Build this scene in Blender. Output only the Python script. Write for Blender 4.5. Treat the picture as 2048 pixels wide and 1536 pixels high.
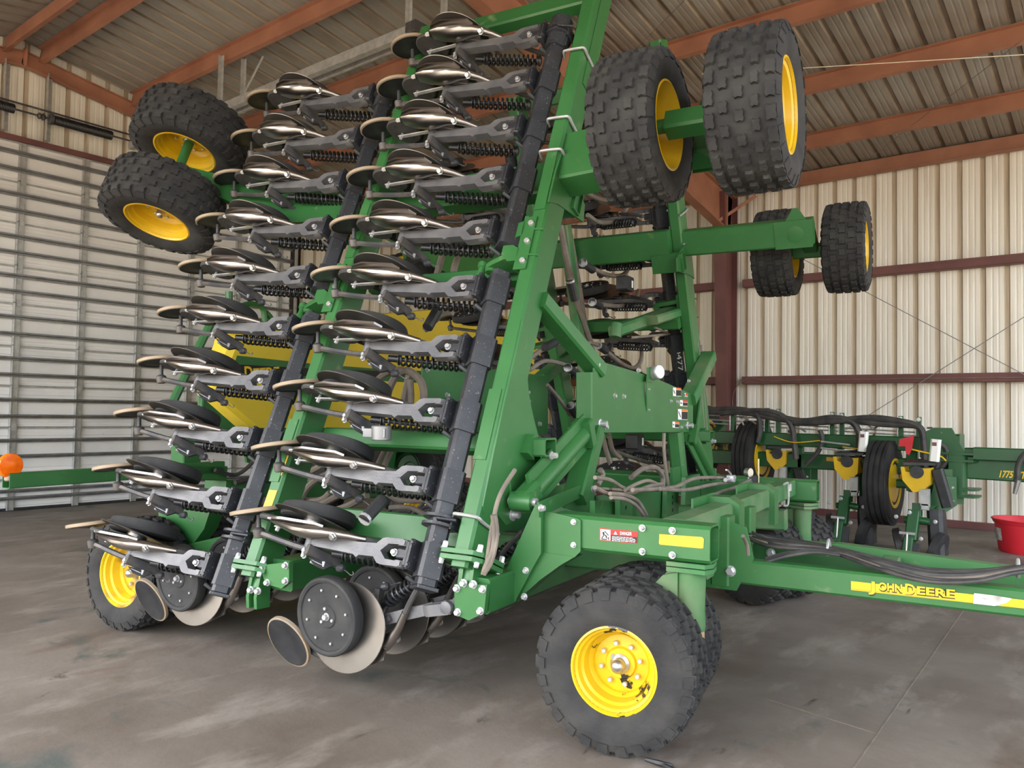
import bpy, bmesh, math, random
from mathutils import Vector, Matrix, Quaternion
random.seed(7)
S = bpy.context.scene
for o in list(bpy.data.objects): bpy.data.objects.remove(o)
C = S.collection
PI = math.pi
V = Vector

# ---------------------------------------------------------------- camera
FPX = 1593.15                                   # focal length in pixels of a 2048 px wide frame
def cam_axes(yaw, pit, rol):
    fw = V((math.sin(yaw)*math.cos(pit), math.cos(yaw)*math.cos(pit), math.sin(pit)))
    r = fw.cross(V((0, 0, 1))).normalized(); u = r.cross(fw)
    r2 = r*math.cos(rol)+u*math.sin(rol); u2 = r2.cross(fw)
    return r2, u2, fw
CR, CU, CF = cam_axes(math.radians(-38.8773), math.radians(2.00838), math.radians(.94316))
EYE = V((0, 0, 1.5))
cd = bpy.data.cameras.new('camera'); cam = bpy.data.objects.new('camera', cd); C.objects.link(cam)
cd.sensor_width = 36; cd.lens = FPX/2048*36; cd.clip_start = .05; cd.clip_end = 200
mw = Matrix.Identity(4)
for i, a in enumerate((CR, CU, -CF)):
    for k in range(3): mw[k][i] = a[k]
mw.translation = EYE; cam.matrix_world = mw; S.camera = cam

# ---------------------------------------------------------------- light: daylight through the open front of the shed
w = bpy.data.worlds.new('sky'); S.world = w; w.use_nodes = True
nt = w.node_tree; nt.nodes.clear()
sky = nt.nodes.new('ShaderNodeTexSky'); sky.sky_type = 'NISHITA'; sky.sun_disc = False
sky.sun_elevation = math.radians(52); sky.sun_rotation = math.radians(205); sky.air_density = 1.2; sky.dust_density = 3.5; sky.ozone_density = .6
bg = nt.nodes.new('ShaderNodeBackground'); bg.inputs[1].default_value = .55
out = nt.nodes.new('ShaderNodeOutputWorld')
hs = nt.nodes.new('ShaderNodeHueSaturation'); hs.inputs['Saturation'].default_value = .45      # hazy, almost white sky
nt.links.new(sky.outputs[0], hs.inputs['Color']); nt.links.new(hs.outputs[0], bg.inputs[0]); nt.links.new(bg.outputs[0], out.inputs[0])
sd = bpy.data.lights.new('sun', 'SUN'); sd.energy = 4.0; sd.angle = math.radians(2); sd.color = (1, .95, .86)
so = bpy.data.objects.new('sun', sd); C.objects.link(so)
so.rotation_euler = V((.25, .55, -1)).to_track_quat('-Z', 'Y').to_euler()
S.view_settings.view_transform = 'Standard'; S.view_settings.look = 'None'
S.view_settings.gamma = 1; S.view_settings.use_curve_mapping = False
S.view_settings.exposure = 1.2

# ---------------------------------------------------------------- frames of reference
YAW = math.radians(9.5)
MU = V((math.cos(YAW), math.sin(YAW), 0)); MV = V((-math.sin(YAW), math.cos(YAW), 0))
def ray(x, y): return CF+CR*((x-1024)/FPX)-CU*((y-768)/FPX)
def mray(x, y):
    d = ray(x, y); return V((d.dot(MU), d.dot(MV), d.z))
def hit(x, y, ax, val):                          # a point of the drill's frame (u forward, v across, z up) on a plane u, v or z = val
    d = mray(x, y); o = V((0, 0, 1.5)); return o+d*((val-o[ax])/d[ax])
def hu(x, y, u): return hit(x, y, 0, u)
def hv(x, y, v): return hit(x, y, 1, v)
def hz(x, y, z): return hit(x, y, 2, z)
def hb(x, y, ax, val):                           # the same in the building's frame
    d = ray(x, y); return EYE+d*((val-EYE[ax])/d[ax])
P0 = V((-2.413, 3.194, .79)); TH = math.radians(22.58)
cs, sn = math.cos(TH), math.sin(TH)
UM = V((1, 0, 0)); WM = V((0, sn, cs)); NM = V((0, -cs, sn))
PITCH = .381
DR = V((-1.343, 0, 0))-WM*.198                    # rear rank relative to the front rank
def hn(x, y, n):                                  # on the near wing's plane, n metres out of it
    d = mray(x, y); o = V((0, 0, 1.5)); return o+d*((P0+NM*n-o).dot(NM)/d.dot(NM))
def wg(u, n, wv): return P0+UM*u+NM*n+WM*wv       # near wing coordinates -> drill frame
VC = 5.45                                         # the drill's centre line
def mir(p): return V((p[0], 2*VC-p[1], p[2]))

# ---------------------------------------------------------------- materials
def srgb(r, g, b):
    f = lambda c: c/12.92 if c <= .04045 else ((c+.055)/1.055)**2.4
    return (f(r/255), f(g/255), f(b/255), 1)
def mat(name, col, rough=.5, metal=0, col2=None, scale=6, lo=.35, hi=.7, bump=0, bscale=40, detail=6, stretch=None, spec=.5, col3=None, sc3=30, lo3=.6, hi3=.75):
    m = bpy.data.materials.new(name); m.use_nodes = True; n = m.node_tree; p = n.nodes['Principled BSDF']
    p.inputs['Base Color'].default_value = col; p.inputs['Roughness'].default_value = rough; p.inputs['Metallic'].default_value = metal
    p.inputs['Specular IOR Level'].default_value = spec
    tc = n.nodes.new('ShaderNodeTexCoord'); src = tc.outputs['Object']
    if stretch:
        mp = n.nodes.new('ShaderNodeMapping'); mp.inputs['Scale'].default_value = stretch; n.links.new(src, mp.inputs[0]); src = mp.outputs[0]
    def layer(base, c, sc, l, h):
        t = n.nodes.new('ShaderNodeTexNoise'); t.inputs['Scale'].default_value = sc; t.inputs['Detail'].default_value = detail; n.links.new(src, t.inputs['Vector'])
        r = n.nodes.new('ShaderNodeMapRange'); r.inputs[1].default_value = l; r.inputs[2].default_value = h; n.links.new(t.outputs[0], r.inputs[0])
        x = n.nodes.new('ShaderNodeMix'); x.data_type = 'RGBA'; n.links.new(r.outputs[0], x.inputs[0])
        if isinstance(base, tuple): x.inputs[6].default_value = base
        else: n.links.new(base, x.inputs[6])
        x.inputs[7].default_value = c; return x.outputs[2]
    cur = col
    if col2: cur = layer(cur, col2, scale, lo, hi)
    if col3: cur = layer(cur, col3, sc3, lo3, hi3)
    if not isinstance(cur, tuple): n.links.new(cur, p.inputs['Base Color'])
    if bump:
        t = n.nodes.new('ShaderNodeTexNoise'); t.inputs['Scale'].default_value = bscale; t.inputs['Detail'].default_value = 4; n.links.new(src, t.inputs['Vector'])
        b = n.nodes.new('ShaderNodeBump'); b.inputs['Strength'].default_value = bump; b.inputs['Distance'].default_value = .01
        n.links.new(t.outputs[0], b.inputs['Height']); n.links.new(b.outputs[0], p.inputs['Normal'])
    return m
M = {}
M['green'] = mat('green_paint', srgb(47, 103, 53), .38, 0, srgb(60, 116, 64), 2.5, .45, .75, col3=srgb(120, 140, 100), sc3=9, lo3=.66, hi3=.85)
M['green_dusty'] = mat('dusty_green_paint', srgb(52, 110, 60), .55, 0, srgb(110, 125, 92), 3, .42, .72)
M['green_dark'] = mat('shaded_planter_green', srgb(22, 76, 36), .4, 0, srgb(30, 86, 44), 3)  # the planter's shadow is put into its green
M['yellow'] = mat('yellow_paint', srgb(222, 182, 24), .35, 0, srgb(208, 168, 28), 4)
M['yellow_rim'] = mat('yellow_rim_paint', srgb(222, 184, 24), .35, 0, srgb(210, 170, 28), 4, col3=srgb(40, 34, 22), sc3=6, lo3=.615, hi3=.63)
M['yellow_rust'] = mat('muddy_yellow_rim', srgb(232, 196, 30), .5, 0, srgb(140, 105, 70), 5, .48, .62)
M['tank'] = mat('yellow_tank_plastic', srgb(232, 205, 60), .5, 0, srgb(222, 192, 52), 1.5)
M['tyre'] = mat('tyre_rubber', srgb(44, 44, 45), .8, 0, srgb(62, 61, 59), 7, .4, .72, bump=.35, bscale=55, spec=.3)
M['tyre_new'] = mat('dark_rubber', srgb(40, 40, 41), .72, 0, srgb(58, 57, 55), 6, .45, .75, bump=.25, bscale=60, spec=.3)
M['gauge'] = mat('gauge_wheel_rubber', srgb(46, 46, 47), .72, 0, srgb(62, 62, 61), 9, .4, .75, bump=.2, bscale=60, spec=.3)
M['black'] = mat('black_paint', srgb(40, 42, 47), .45, 0, srgb(56, 58, 63), 5, .4, .7, col3=srgb(160, 156, 148), sc3=75, lo3=.64, hi3=.78)
M['black2'] = mat('black_steel', srgb(34, 35, 38), .5, 0, srgb(52, 53, 55), 12)
M['cast'] = mat('grey_cast_iron', srgb(94, 95, 99), .48, .25, srgb(118, 117, 118), 8, .4, .75, bump=.15, bscale=90)
M['castd'] = mat('dark_cast_iron', srgb(70, 70, 73), .5, .2, srgb(100, 94, 88), 10, .45, .7)
M['spring'] = mat('black_spring_steel', srgb(42, 43, 46), .38, .2)
M['steel'] = mat('polished_steel', srgb(170, 165, 160), .3, 1, srgb(128, 121, 114), 3, .45, .75)
M['press'] = mat('press_wheel_rubber', srgb(52, 52, 52), .7, 0, srgb(68, 67, 65), 9)
M['blade'] = mat('worn_disc_steel', srgb(128, 124, 119), .32, .85, srgb(98, 92, 86), 3, .45, .75)
M['rib'] = mat('grimy_shaded_wall_rib', srgb(206, 194, 172), .6, .05, srgb(172, 158, 136), 1.4, .4, .7, stretch=(9, 9, .5))  # tan grime of the ribs, with recess shade deepened in the colour
M['rrib'] = mat('shaded_roof_rib', srgb(156, 144, 128), .6, .05, srgb(112, 98, 84), 1.2, .4, .7)  # shade of the roof ribs painted into the recess colour
M['hub'] = mat('bright_steel', srgb(190, 190, 188), .3, .9)
M['bolt'] = mat('zinc_bolt', srgb(200, 200, 202), .35, .6)
M['rust'] = mat('worn_iron_rim', srgb(176, 150, 118), .6, .2, srgb(140, 130, 116), 8)
M['hose'] = mat('dusty_hose', srgb(132, 122, 110), .75, 0, srgb(104, 96, 88), 9)
M['hose_dark'] = mat('dark_hose', srgb(46, 46, 48), .6, 0, srgb(78, 76, 72), 8)
M['galv'] = mat('galvanised_steel', srgb(186, 187, 184), .42, .35, srgb(158, 160, 160), 14)
M['strut'] = mat('galvanised_strut', srgb(140, 141, 142), .4, .45, srgb(116, 117, 119), 8)
M['door'] = mat('white_door_sheet', srgb(243, 243, 243), .5, 0, srgb(230, 230, 231), 1.2, .45, .7, col3=srgb(120, 105, 90), sc3=22, lo3=.74, hi3=.8)
M['wall'] = mat('galvalume_wall_sheet', srgb(240, 237, 226), .45, .05, srgb(214, 206, 190), 1.4, .5, .8, stretch=(9, 9, .5))
M['roof'] = mat('galvalume_roof_sheet', srgb(156, 153, 146), .5, .2, srgb(126, 114, 100), .9, .5, .8)
M['redoxide'] = mat('red_oxide_primer', srgb(166, 116, 92), .6, 0, srgb(142, 96, 76), 2.2, col3=srgb(70, 44, 34), sc3=26, lo3=.72, hi3=.78)
M['redpurple'] = mat('maroon_primer', srgb(118, 76, 74), .55, 0, srgb(98, 62, 60), 2.2)
M['red'] = mat('red_plastic', srgb(208, 38, 52), .5, 0, srgb(190, 34, 46), 3)
M['white'] = mat('white_plastic', srgb(232, 232, 228), .45)
M['paper'] = mat('dirty_label_paper', srgb(222, 218, 212), .7, 0, srgb(150, 146, 142), 14)
M['dyellow'] = mat('reflective_yellow', srgb(214, 170, 40), .4, 0, srgb(202, 158, 34), 20)
M['lyellow'] = mat('lettering_yellow', srgb(232, 190, 28), .4)
M['lblack'] = mat('lettering_black', srgb(22, 24, 22), .5)
M['lwhite'] = mat('lettering_white', srgb(238, 238, 236), .5)
M['lred'] = mat('label_red', srgb(214, 40, 40), .5)
M['lorange'] = mat('label_orange', srgb(216, 118, 44), .5)
M['amber'] = mat('amber_lens', srgb(255, 120, 10), .18, 0, srgb(235, 92, 8), 14)
M['string'] = mat('cotton_string', srgb(224, 216, 190), .8)
M['earth'] = mat('gravel_yard', srgb(176, 158, 132), .9, 0, srgb(150, 132, 108), .8)
M['straw'] = mat('dry_straw', srgb(226, 206, 160), .8)
M['gauge_glass'] = mat('gauge_face', srgb(206, 208, 210), .2, .3)

def floor_mat():
    m = bpy.data.materials.new('stained_concrete'); m.use_nodes = True; n = m.node_tree; p = n.nodes['Principled BSDF']
    tc = n.nodes.new('ShaderNodeTexCoord')
    def noise(sc, det=8, st=(1, 1, 1), rot=0, dist=0):
        mp = n.nodes.new('ShaderNodeMapping'); mp.inputs['Scale'].default_value = st; mp.inputs['Rotation'].default_value = (0, 0, rot); n.links.new(tc.outputs['Object'], mp.inputs[0])
        t = n.nodes.new('ShaderNodeTexNoise'); t.inputs['Scale'].default_value = sc; t.inputs['Detail'].default_value = det; t.inputs['Roughness'].default_value = .62; t.inputs['Distortion'].default_value = dist
        n.links.new(mp.outputs[0], t.inputs['Vector']); return t.outputs[0]
    def mix(a, b, f, l, h):
        r = n.nodes.new('ShaderNodeMapRange'); r.inputs[1].default_value = l; r.inputs[2].default_value = h; n.links.new(f, r.inputs[0])
        x = n.nodes.new('ShaderNodeMix'); x.data_type = 'RGBA'; n.links.new(r.outputs[0], x.inputs[0])
        if isinstance(a, tuple): x.inputs[6].default_value = a
        else: n.links.new(a, x.inputs[6])
        x.inputs[7].default_value = b; return x.outputs[2]
    c = mix(srgb(128, 120, 112), srgb(102, 93, 84), noise(.8), .38, .66)
    c = mix(c, srgb(152, 145, 137), noise(3.2, 10, (1, .45, 1), .5), .52, .76)
    c = mix(c, srgb(96, 80, 70), noise(1.7, 9, (1, .5, 1), -.6, .6), .56, .74)
    c = mix(c, srgb(84, 90, 86), noise(1.1, 6, (1, 1, 1), 1, .4), .6, .68)
    c = mix(c, srgb(58, 50, 46), noise(5, 8, (1, .35, 1), .2, .5), .66, .74)
    c = mix(c, srgb(190, 182, 170), noise(46, 3), .76, .8)
    n.links.new(c, p.inputs['Base Color']); p.inputs['Specular IOR Level'].default_value = .35
    r = n.nodes.new('ShaderNodeMapRange'); r.inputs[3].default_value = .5; r.inputs[4].default_value = .8; n.links.new(noise(2.4), r.inputs[0]); n.links.new(r.outputs[0], p.inputs['Roughness'])
    b = n.nodes.new('ShaderNodeBump'); b.inputs['Strength'].default_value = .12; b.inputs['Distance'].default_value = .02; n.links.new(noise(18), b.inputs['Height']); n.links.new(b.outputs[0], p.inputs['Normal'])
    return m
M['floor'] = floor_mat()

# ---------------------------------------------------------------- mesh helpers
def frame(z, up=None):
    z = z.normalized(); up = V(up) if up else (V((0, 0, 1)) if abs(z.z) < .95 else V((1, 0, 0)))
    x = up.cross(z).normalized(); return x, z.cross(x), z
class MB:
    def __init__(s): s.v = []; s.f = []; s.mi = []; s.cur = 0
    def add(s, vs, fs):
        k = len(s.v); s.v += [tuple(p) for p in vs]; s.f += [tuple(i+k for i in f) for f in fs]; s.mi += [s.cur]*len(fs); return s
    def m(s, i): s.cur = i; return s
    def loft(s, rings, caps=True, closed=True):
        n = len(rings[0]); vs = [p for r in rings for p in r]; fs = []
        for i in range(len(rings)-1):
            for j in range(n if closed else n-1):
                a, b = i*n+j, i*n+(j+1) % n; fs.append((a, b, b+n, a+n))
        if caps: fs.append(tuple(range(n-1, -1, -1))); fs.append(tuple(range((len(rings)-1)*n, len(rings)*n)))
        return s.add(vs, fs)
    def bar(s, a, b, w, h, up=None, ch=.008, hollow=0):       # rectangular tube from a to b: h along 'up', w across
        a, b = V(a), V(b); x, y, z = frame(b-a, up); W, Hh = w/2, h/2; c = min(ch, W*.45, Hh*.45)
        o = [(W, -Hh+c), (W, Hh-c), (W-c, Hh), (-W+c, Hh), (-W, Hh-c), (-W, -Hh+c), (-W+c, -Hh), (W-c, -Hh)]
        def ring(p, q=1.0, t=0): return [p+x*(i-math.copysign(t, i))+y*(j-math.copysign(t, j)) for i, j in o]
        if not hollow: return s.loft([ring(a), ring(b)])
        d = z*hollow*4                                        # open end at b
        return s.loft([ring(a), ring(b), ring(b, t=hollow), ring(b-d*3, t=hollow)])
    def box(s, c, d, ch=.004): c = V(c); return s.bar(c-V((d[0]/2, 0, 0)), c+V((d[0]/2, 0, 0)), d[1], d[2], (0, 0, 1), ch)
    def tube(s, pts, r, n=8, caps=True):
        pts = [V(p) for p in pts]; rings = []; x = None
        for i, p in enumerate(pts):
            t = (pts[min(i+1, len(pts)-1)]-pts[max(i-1, 0)]).normalized()
            if x is None: x, y, _ = frame(t)
            x = (x-t*x.dot(t)).normalized(); y = t.cross(x); rr = r[i] if isinstance(r, (list, tuple)) else r
            rings.append([p+(x*math.cos(2*PI*k/n)+y*math.sin(2*PI*k/n))*rr for k in range(n)])
        return s.loft(rings, caps)
    def lathe(s, o, ax, prof, n=24, caps=True, up=None):      # prof: (radius, distance along the axis)
        o = V(o); x, y, z = frame(V(ax), up)
        return s.loft([[o+z*h+(x*math.cos(2*PI*k/n)+y*math.sin(2*PI*k/n))*max(r, .0005) for k in range(n)] for r, h in prof], caps)
    def prism(s, poly, d):
        d = V(d); a = [V(p) for p in poly]; n = len(a)
        nrm = V((0, 0, 0))
        for i in range(n): nrm += a[i].cross(a[(i+1) % n])
        if nrm.dot(d) > 0: a.reverse()
        b = [p+d for p in a]
        return s.add(a+b, [tuple(range(n)), tuple(range(2*n-1, n-1, -1))]+[(i, i+n, (i+1) % n+n, (i+1) % n) for i in range(n)])
    def bolt(s, p, ax, r=.014, h=.014, wash=True):
        ax = V(ax).normalized()
        if wash: s.lathe(p, ax, [(r*1.25, -.002), (r*1.25, h*.2)], 12)
        return s.lathe(V(p)+ax*h*.2, ax, [(r, 0), (r, h*.8), (r*.8, h)], 6)
    def coil(s, a, b, R, r, turns, n=6, per=14):
        a, b = V(a), V(b); x, y, z = frame(b-a); N = int(turns*per); L = b-a
        return s.tube([a+L*(i/N)+(x*math.cos(2*PI*turns*i/N)+y*math.sin(2*PI*turns*i/N))*R for i in range(N+1)], r, n)
    def mesh(s, name, mats):
        me = bpy.data.meshes.new(name); me.from_pydata(s.v, [], s.f)
        for q in (mats if isinstance(mats, (list, tuple)) else [mats]): me.materials.append(M[q])
        me.polygons.foreach_set('material_index', s.mi); me.polygons.foreach_set('use_smooth', [True]*len(s.f))
        bm = bmesh.new(); bm.from_mesh(me); bmesh.ops.recalc_face_normals(bm, faces=bm.faces); bm.to_mesh(me); bm.free()
        me.set_sharp_from_angle(angle=math.radians(32)); me.update(); return me
class BL:                                                     # bolts that become one object each
    def __init__(s): s.it = []
    def g(s, p):
        p = V(p)
        if not s.it or (s.it[-1][0]-p).length > .035: s.it.append((p, MB()))
        return s.it[-1][1]
    def bolt(s, p, *a): s.g(p).bolt(p, *a)
    def lathe(s, p, *a): s.g(p).lathe(p, *a)
def spl(pts, k=6):                                            # smooth curve through points
    pts = [V(p) for p in pts]; out_ = []
    for i in range(len(pts)-1):
        p0, p1, p2, p3 = pts[max(i-1, 0)], pts[i], pts[i+1], pts[min(i+2, len(pts)-1)]
        for j in range(k):
            t = j/k; out_.append(.5*((2*p1)+(p2-p0)*t+(2*p0-5*p1+4*p2-p3)*t*t+(3*p1-p0-3*p2+p3)*t**3))
    return out_+[pts[-1]]
def link(name, me, parent=None, mtx=None):
    o = bpy.data.objects.new(name, me); C.objects.link(o)
    if parent: o.parent = parent
    if mtx is not None: o.matrix_local = mtx
    return o
def tag(o, label=None, cat=None, group=None, kind=None):
    for k, q in (('label', label), ('category', cat), ('group', group), ('kind', kind)):
        if q: o[k] = q
    return o
def empty(name, loc, rz, label, cat, group=None):
    o = bpy.data.objects.new(name, None); C.objects.link(o); o.location = loc; o.rotation_euler = (0, 0, rz); o.empty_display_size = .2
    return tag(o, label, cat, group)
def text_mesh(txt, size, mats, extr=.0008, offset=0):
    cu = bpy.data.curves.new('lettering', 'FONT'); cu.body = txt; cu.size = size; cu.extrude = extr; cu.offset = offset; cu.resolution_u = 3; cu.fill_mode = 'BOTH'
    ob = bpy.data.objects.new('lettering', cu); C.objects.link(ob); bpy.context.view_layer.update()
    me = bpy.data.meshes.new_from_object(ob.evaluated_get(bpy.context.evaluated_depsgraph_get())); bpy.data.objects.remove(ob)
    me.materials.clear(); me.materials.append(M[mats]); me.name = 'lettering'; return me
def axm(o, x, y, z):                                          # matrix from origin and axes
    m = Matrix.Identity(4)
    for i, a in enumerate((x, y, z)):
        for k in range(3): m[k][i] = a[k]
    m.translation = o; return m
# ================================================================ THE SHED
XL, YB, XR, YF = -12.55, 12.55, 4.2, -4.0           # end wall with the door, back wall, open right end, open front
EAVE, RIDGE_Y, SL = 5.30, 4.27, .163
def roofz(y): return EAVE+SL*(YB-y) if y >= RIDGE_Y else EAVE+SL*(YB-RIDGE_Y)-SL*(RIDGE_Y-y)
def struct(name, me, parent=None):
    o = link(name, me, parent)
    if not parent: o['kind'] = 'structure'
    return o
g = MB(); g.box((-4.2, 4.2, -.06), (17.6, 18, .12), .001)
floor = struct('floor', g.mesh('floor', 'floor'))
def joint(pts, wd, name='floor_joint'):
    g = MB(); a, b = V(pts[0]), V(pts[1]); g.bar(a, b, wd, .004, (0, 0, 1), .0005); return link(name, g.mesh(name, 'hose'), floor)
j1, j2 = hb(1715, 1525, 2, 0), hb(1840, 1345, 2, 0)
d_ = (j2-j1); joint((j1-d_*1.2, j1+d_*3.2), .008)
j3, j4 = hb(1755, 1468, 2, 0), hb(1650, 1435, 2, 0); joint((j3, j4+(j4-j3)*1.3), .004)
g = MB(); g.box((-4, -2, -.14), (80, 70, .02), .001)
yard = struct('ground', g.mesh('ground', 'earth'))

# ---- ribbed sheets
RIB = .283
def profile(n, sgn=1, h=.03):                        # across one sheet of n ribs: (offset across, depth)
    o = []
    for i in range(n):
        b = i*RIB
        o += [(b, 0), (b+.018, -h), (b+.052, -h), (b+.07, 0), (b+.128, 0), (b+.134, -.004), (b+.15, -.004), (b+.156, 0), (b+.2, 0), (b+.206, -.004), (b+.222, -.004), (b+.228, 0)]
    o.append((n*RIB, 0)); return o
def sheet(prof, org, ax, up, nrm, z0, z1):           # z0, z1: functions of the offset across
    vs = []; org, ax, up, nrm = V(org), V(ax), V(up), V(nrm)
    for a, d in prof: vs += [org+ax*a+up*z0(a)+nrm*d, org+ax*a+up*z1(a)+nrm*d]
    k = len(prof); g = MB()
    for i in range(k-1):
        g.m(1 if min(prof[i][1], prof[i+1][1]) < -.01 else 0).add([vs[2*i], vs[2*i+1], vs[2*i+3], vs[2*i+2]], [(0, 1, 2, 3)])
    g.m(0)
    g.add([p-nrm*.006 for p in vs], [(2*i+2, 2*i+3, 2*i+1, 2*i) for i in range(k-1)]); return g
# back wall: one sheet is three ribs wide, all alike
back = MB(); back.box(((XL+XR)/2-.1, YB+.09, 2.68), (XR-XL+.3, .02, 5.4), .001)
back = struct('wall_back', back.mesh('backing', 'castd'))
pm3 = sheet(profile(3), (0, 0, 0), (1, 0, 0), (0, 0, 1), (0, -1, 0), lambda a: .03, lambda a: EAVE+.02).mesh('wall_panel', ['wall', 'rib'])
n3 = int((XR-XL)/(3*RIB))
for i in range(n3): link('wall_panel', pm3, back, Matrix.Translation((XL+.23+i*3*RIB, YB, 0)))
for zc in (2.07, 3.65):                               # girts (their tops at 2.13 and 3.71)
    for x0, x1 in ((XL+.2, -5.62), (-5.2, XR)):
        g = MB(); g.bar((x0, YB-.09, zc), (x1, YB-.09, zc), .16, .12, (0, 0, 1), .01); g.bar((x0, YB-.165, zc+.045), (x1, YB-.165, zc+.045), .012, .04, (0, 0, 1), .002); link('girt', g.mesh('girt', 'redpurple'), back)
g = MB(); g.bar((XL+.2, YB-.03, .05), (XR, YB-.03, .05), .08, .1, (0, 0, 1), .004); link('base_channel', g.mesh('base_channel', 'redpurple'), back)
g = MB(); g.bar((XL+.2, YB-.12, 5.215), (XR, YB-.12, 5.215), .1, .2, (0, 0, 1), .006); g.bar((XL+.2, YB-.19, 5.12), (XR, YB-.19, 5.12), .05, .012, (0, 0, 1), .002)
link('eave_strut', g.mesh('eave_strut', 'redoxide'), back)
# ---- roof
ceil = MB()
for y0, y1 in ((YF, RIDGE_Y), (RIDGE_Y, YB+.1)):
    ceil.add([(XL-.1, y0, roofz(y0)+.12), (XR, y0, roofz(y0)+.12), (XR, y1, roofz(y1)+.12), (XL-.1, y1, roofz(y1)+.12)], [(0, 1, 2, 3)])
ceil = struct('ceiling', ceil.mesh('roof_cover', 'castd'))
ca = math.atan(SL)
for sgn in (1, -1):
    L = (YB-RIDGE_Y)/math.cos(ca)
    up = V((0, -sgn*math.cos(ca), math.sin(ca))); nr = V((0, -sgn*math.sin(ca), -math.cos(ca)))
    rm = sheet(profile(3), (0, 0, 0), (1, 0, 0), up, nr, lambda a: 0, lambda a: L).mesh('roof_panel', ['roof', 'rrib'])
    y0 = YB if sgn == 1 else 2*RIDGE_Y-YB
    for i in range(n3+1): link('roof_panel', rm, ceil, Matrix.Translation((XL+.05+i*3*RIB, y0, EAVE+.02)))
def purlin(y):
    z = roofz(y); g = MB(); t = V((0, -1, SL)).normalized() if y > RIDGE_Y else V((0, 1, SL)).normalized()
    nr = V((0, SL, 1)).normalized() if y > RIDGE_Y else V((0, -SL, 1)).normalized()
    a, b = V((XL+.12, y, z)), V((XR, y, z))
    g.bar(a-nr*.11, b-nr*.11, .006, .2, nr, .001)                            # web
    g.bar(a-nr*.207-t*.033, b-nr*.207-t*.033, .066, .006, nr, .001)          # flanges
    g.bar(a-nr*.013+t*.033, b-nr*.013+t*.033, .066, .006, nr, .001)
    return link('purlin', g.mesh('purlin', 'redoxide'), ceil)
for y in (11.3, 9.9, 8.5, 7.18, 5.83, 4.5, 4.02, 2.7, 1.3, -.1, -1.5, -2.9): purlin(y)
# ---- main frame at the column
FX = -5.42
def ibeam(g, a, b, d0, d1, up, fl=.16, web=.02, bot_only=False):
    a, b, up = V(a), V(b), V(up).normalized()         # a, b on the outer (upper) edge; depth d0 -> d1 downwards
    x = (b-a).cross(up).normalized(); q = []
    for p, d in ((a, d0), (b, d1)): q.append((p, p-up*d))
    for s_ in (0, 1):
        g.loft([[q[i][s_]+x*fl/2*k1+up*.008*k2 for k1, k2 in ((-1, -1), (1, -1), (1, 1), (-1, 1))] for i in (0, 1)])
    g.loft([[q[i][0]+x*web/2, q[i][0]-x*web/2, q[i][1]-x*web/2, q[i][1]+x*web/2] for i in (0, 1)])
fr = MB()
ibeam(fr, (FX, YB-.1, 0), (FX, YB-.1, 5.1), .26, .5, (0, 1, 0), .2)
col = struct('trim_1', fr.mesh('frame_column', 'redpurple')); col['label'] = 'tapered maroon steel column against the back wall'
fr = MB(); rn = V((0, SL, 1)).normalized()
ibeam(fr, (FX, YB-.1, roofz(YB-.1)-.23), (FX, RIDGE_Y, roofz(RIDGE_Y)-.23), .62, .34, rn)
ibeam(fr, (FX, RIDGE_Y, roofz(RIDGE_Y)-.23), (FX, YF, roofz(YF)-.23), .34, .62, V((0, -SL, 1)).normalized())
fr.bar((FX+.07, 12.0, 4.45), (FX+.07, 12.0, 5.05), .02, .12, (1, 0, 0), .003)
raf = struct('trim_2', fr.mesh('frame_rafter', 'redoxide')); raf['label'] = 'deep red oxide rafter above the column'
g = MB(); g.bar((FX, YB-.62, 4.62), (FX+.42, YB-.14, 5.06), .05, .05, (0, 0, 1), .004); link('flange_brace', g.mesh('flange_brace', 'redoxide'), raf)
# ---- end wall with the sectional door
DX = XL+.06; DY0, DY1, DZ = -2.6, 8.86, 5.2
lw = MB(); lw.add([(XL-.08, YF, 0), (XL-.08, YB+.1, 0), (XL-.08, YB+.1, roofz(YB)+.12), (XL-.08, RIDGE_Y, roofz(RIDGE_Y)+.14), (XL-.08, YF, roofz(YF)+.14)], [(0, 1, 2, 3, 4)])
lw = struct('wall_left', lw.mesh('backing', 'castd'))
for i in range(int((YB-YF)/(3*RIB))):
    y = YB-.02-(i+1)*3*RIB
    if y+3*RIB < -1: continue
    over = y < DY1+.15
    pr = profile(3)
    link('wall_panel', sheet(pr, (0, y, 0), (0, 1, 0), (0, 0, 1), (1, 0, 0), lambda a: (DZ+.03 if over else .02), lambda a: roofz(y+a)+.1).mesh('wall_panel', ['wall', 'rib']), lw).location = (XL, 0, 0)
g = MB(); g.bar((XL+.07, DY0-.2, 5.235), (XL+.07, DY1+.2, 5.235), .14, .075, (0, 0, 1), .006); link('door_header', g.mesh('door_header', 'redpurple'), lw)
g = MB()
ibeam(g, (XL+.12, YB-.1, roofz(YB-.1)-.16), (XL+.12, RIDGE_Y, roofz(RIDGE_Y)-.16), .2, .2, rn, .1)
ibeam(g, (XL+.12, RIDGE_Y, roofz(RIDGE_Y)-.16), (XL+.12, YF, roofz(YF)-.16), .2, .2, V((0, -SL, 1)).normalized(), .1)
g.bar((XL+.18, RIDGE_Y, roofz(RIDGE_Y)-.38), (XL+.18, RIDGE_Y, roofz(RIDGE_Y)-.12), .02, .12, (1, 0, 0), .003)
link('end_rafter', g.mesh('end_rafter', 'redoxide'), lw)
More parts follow.
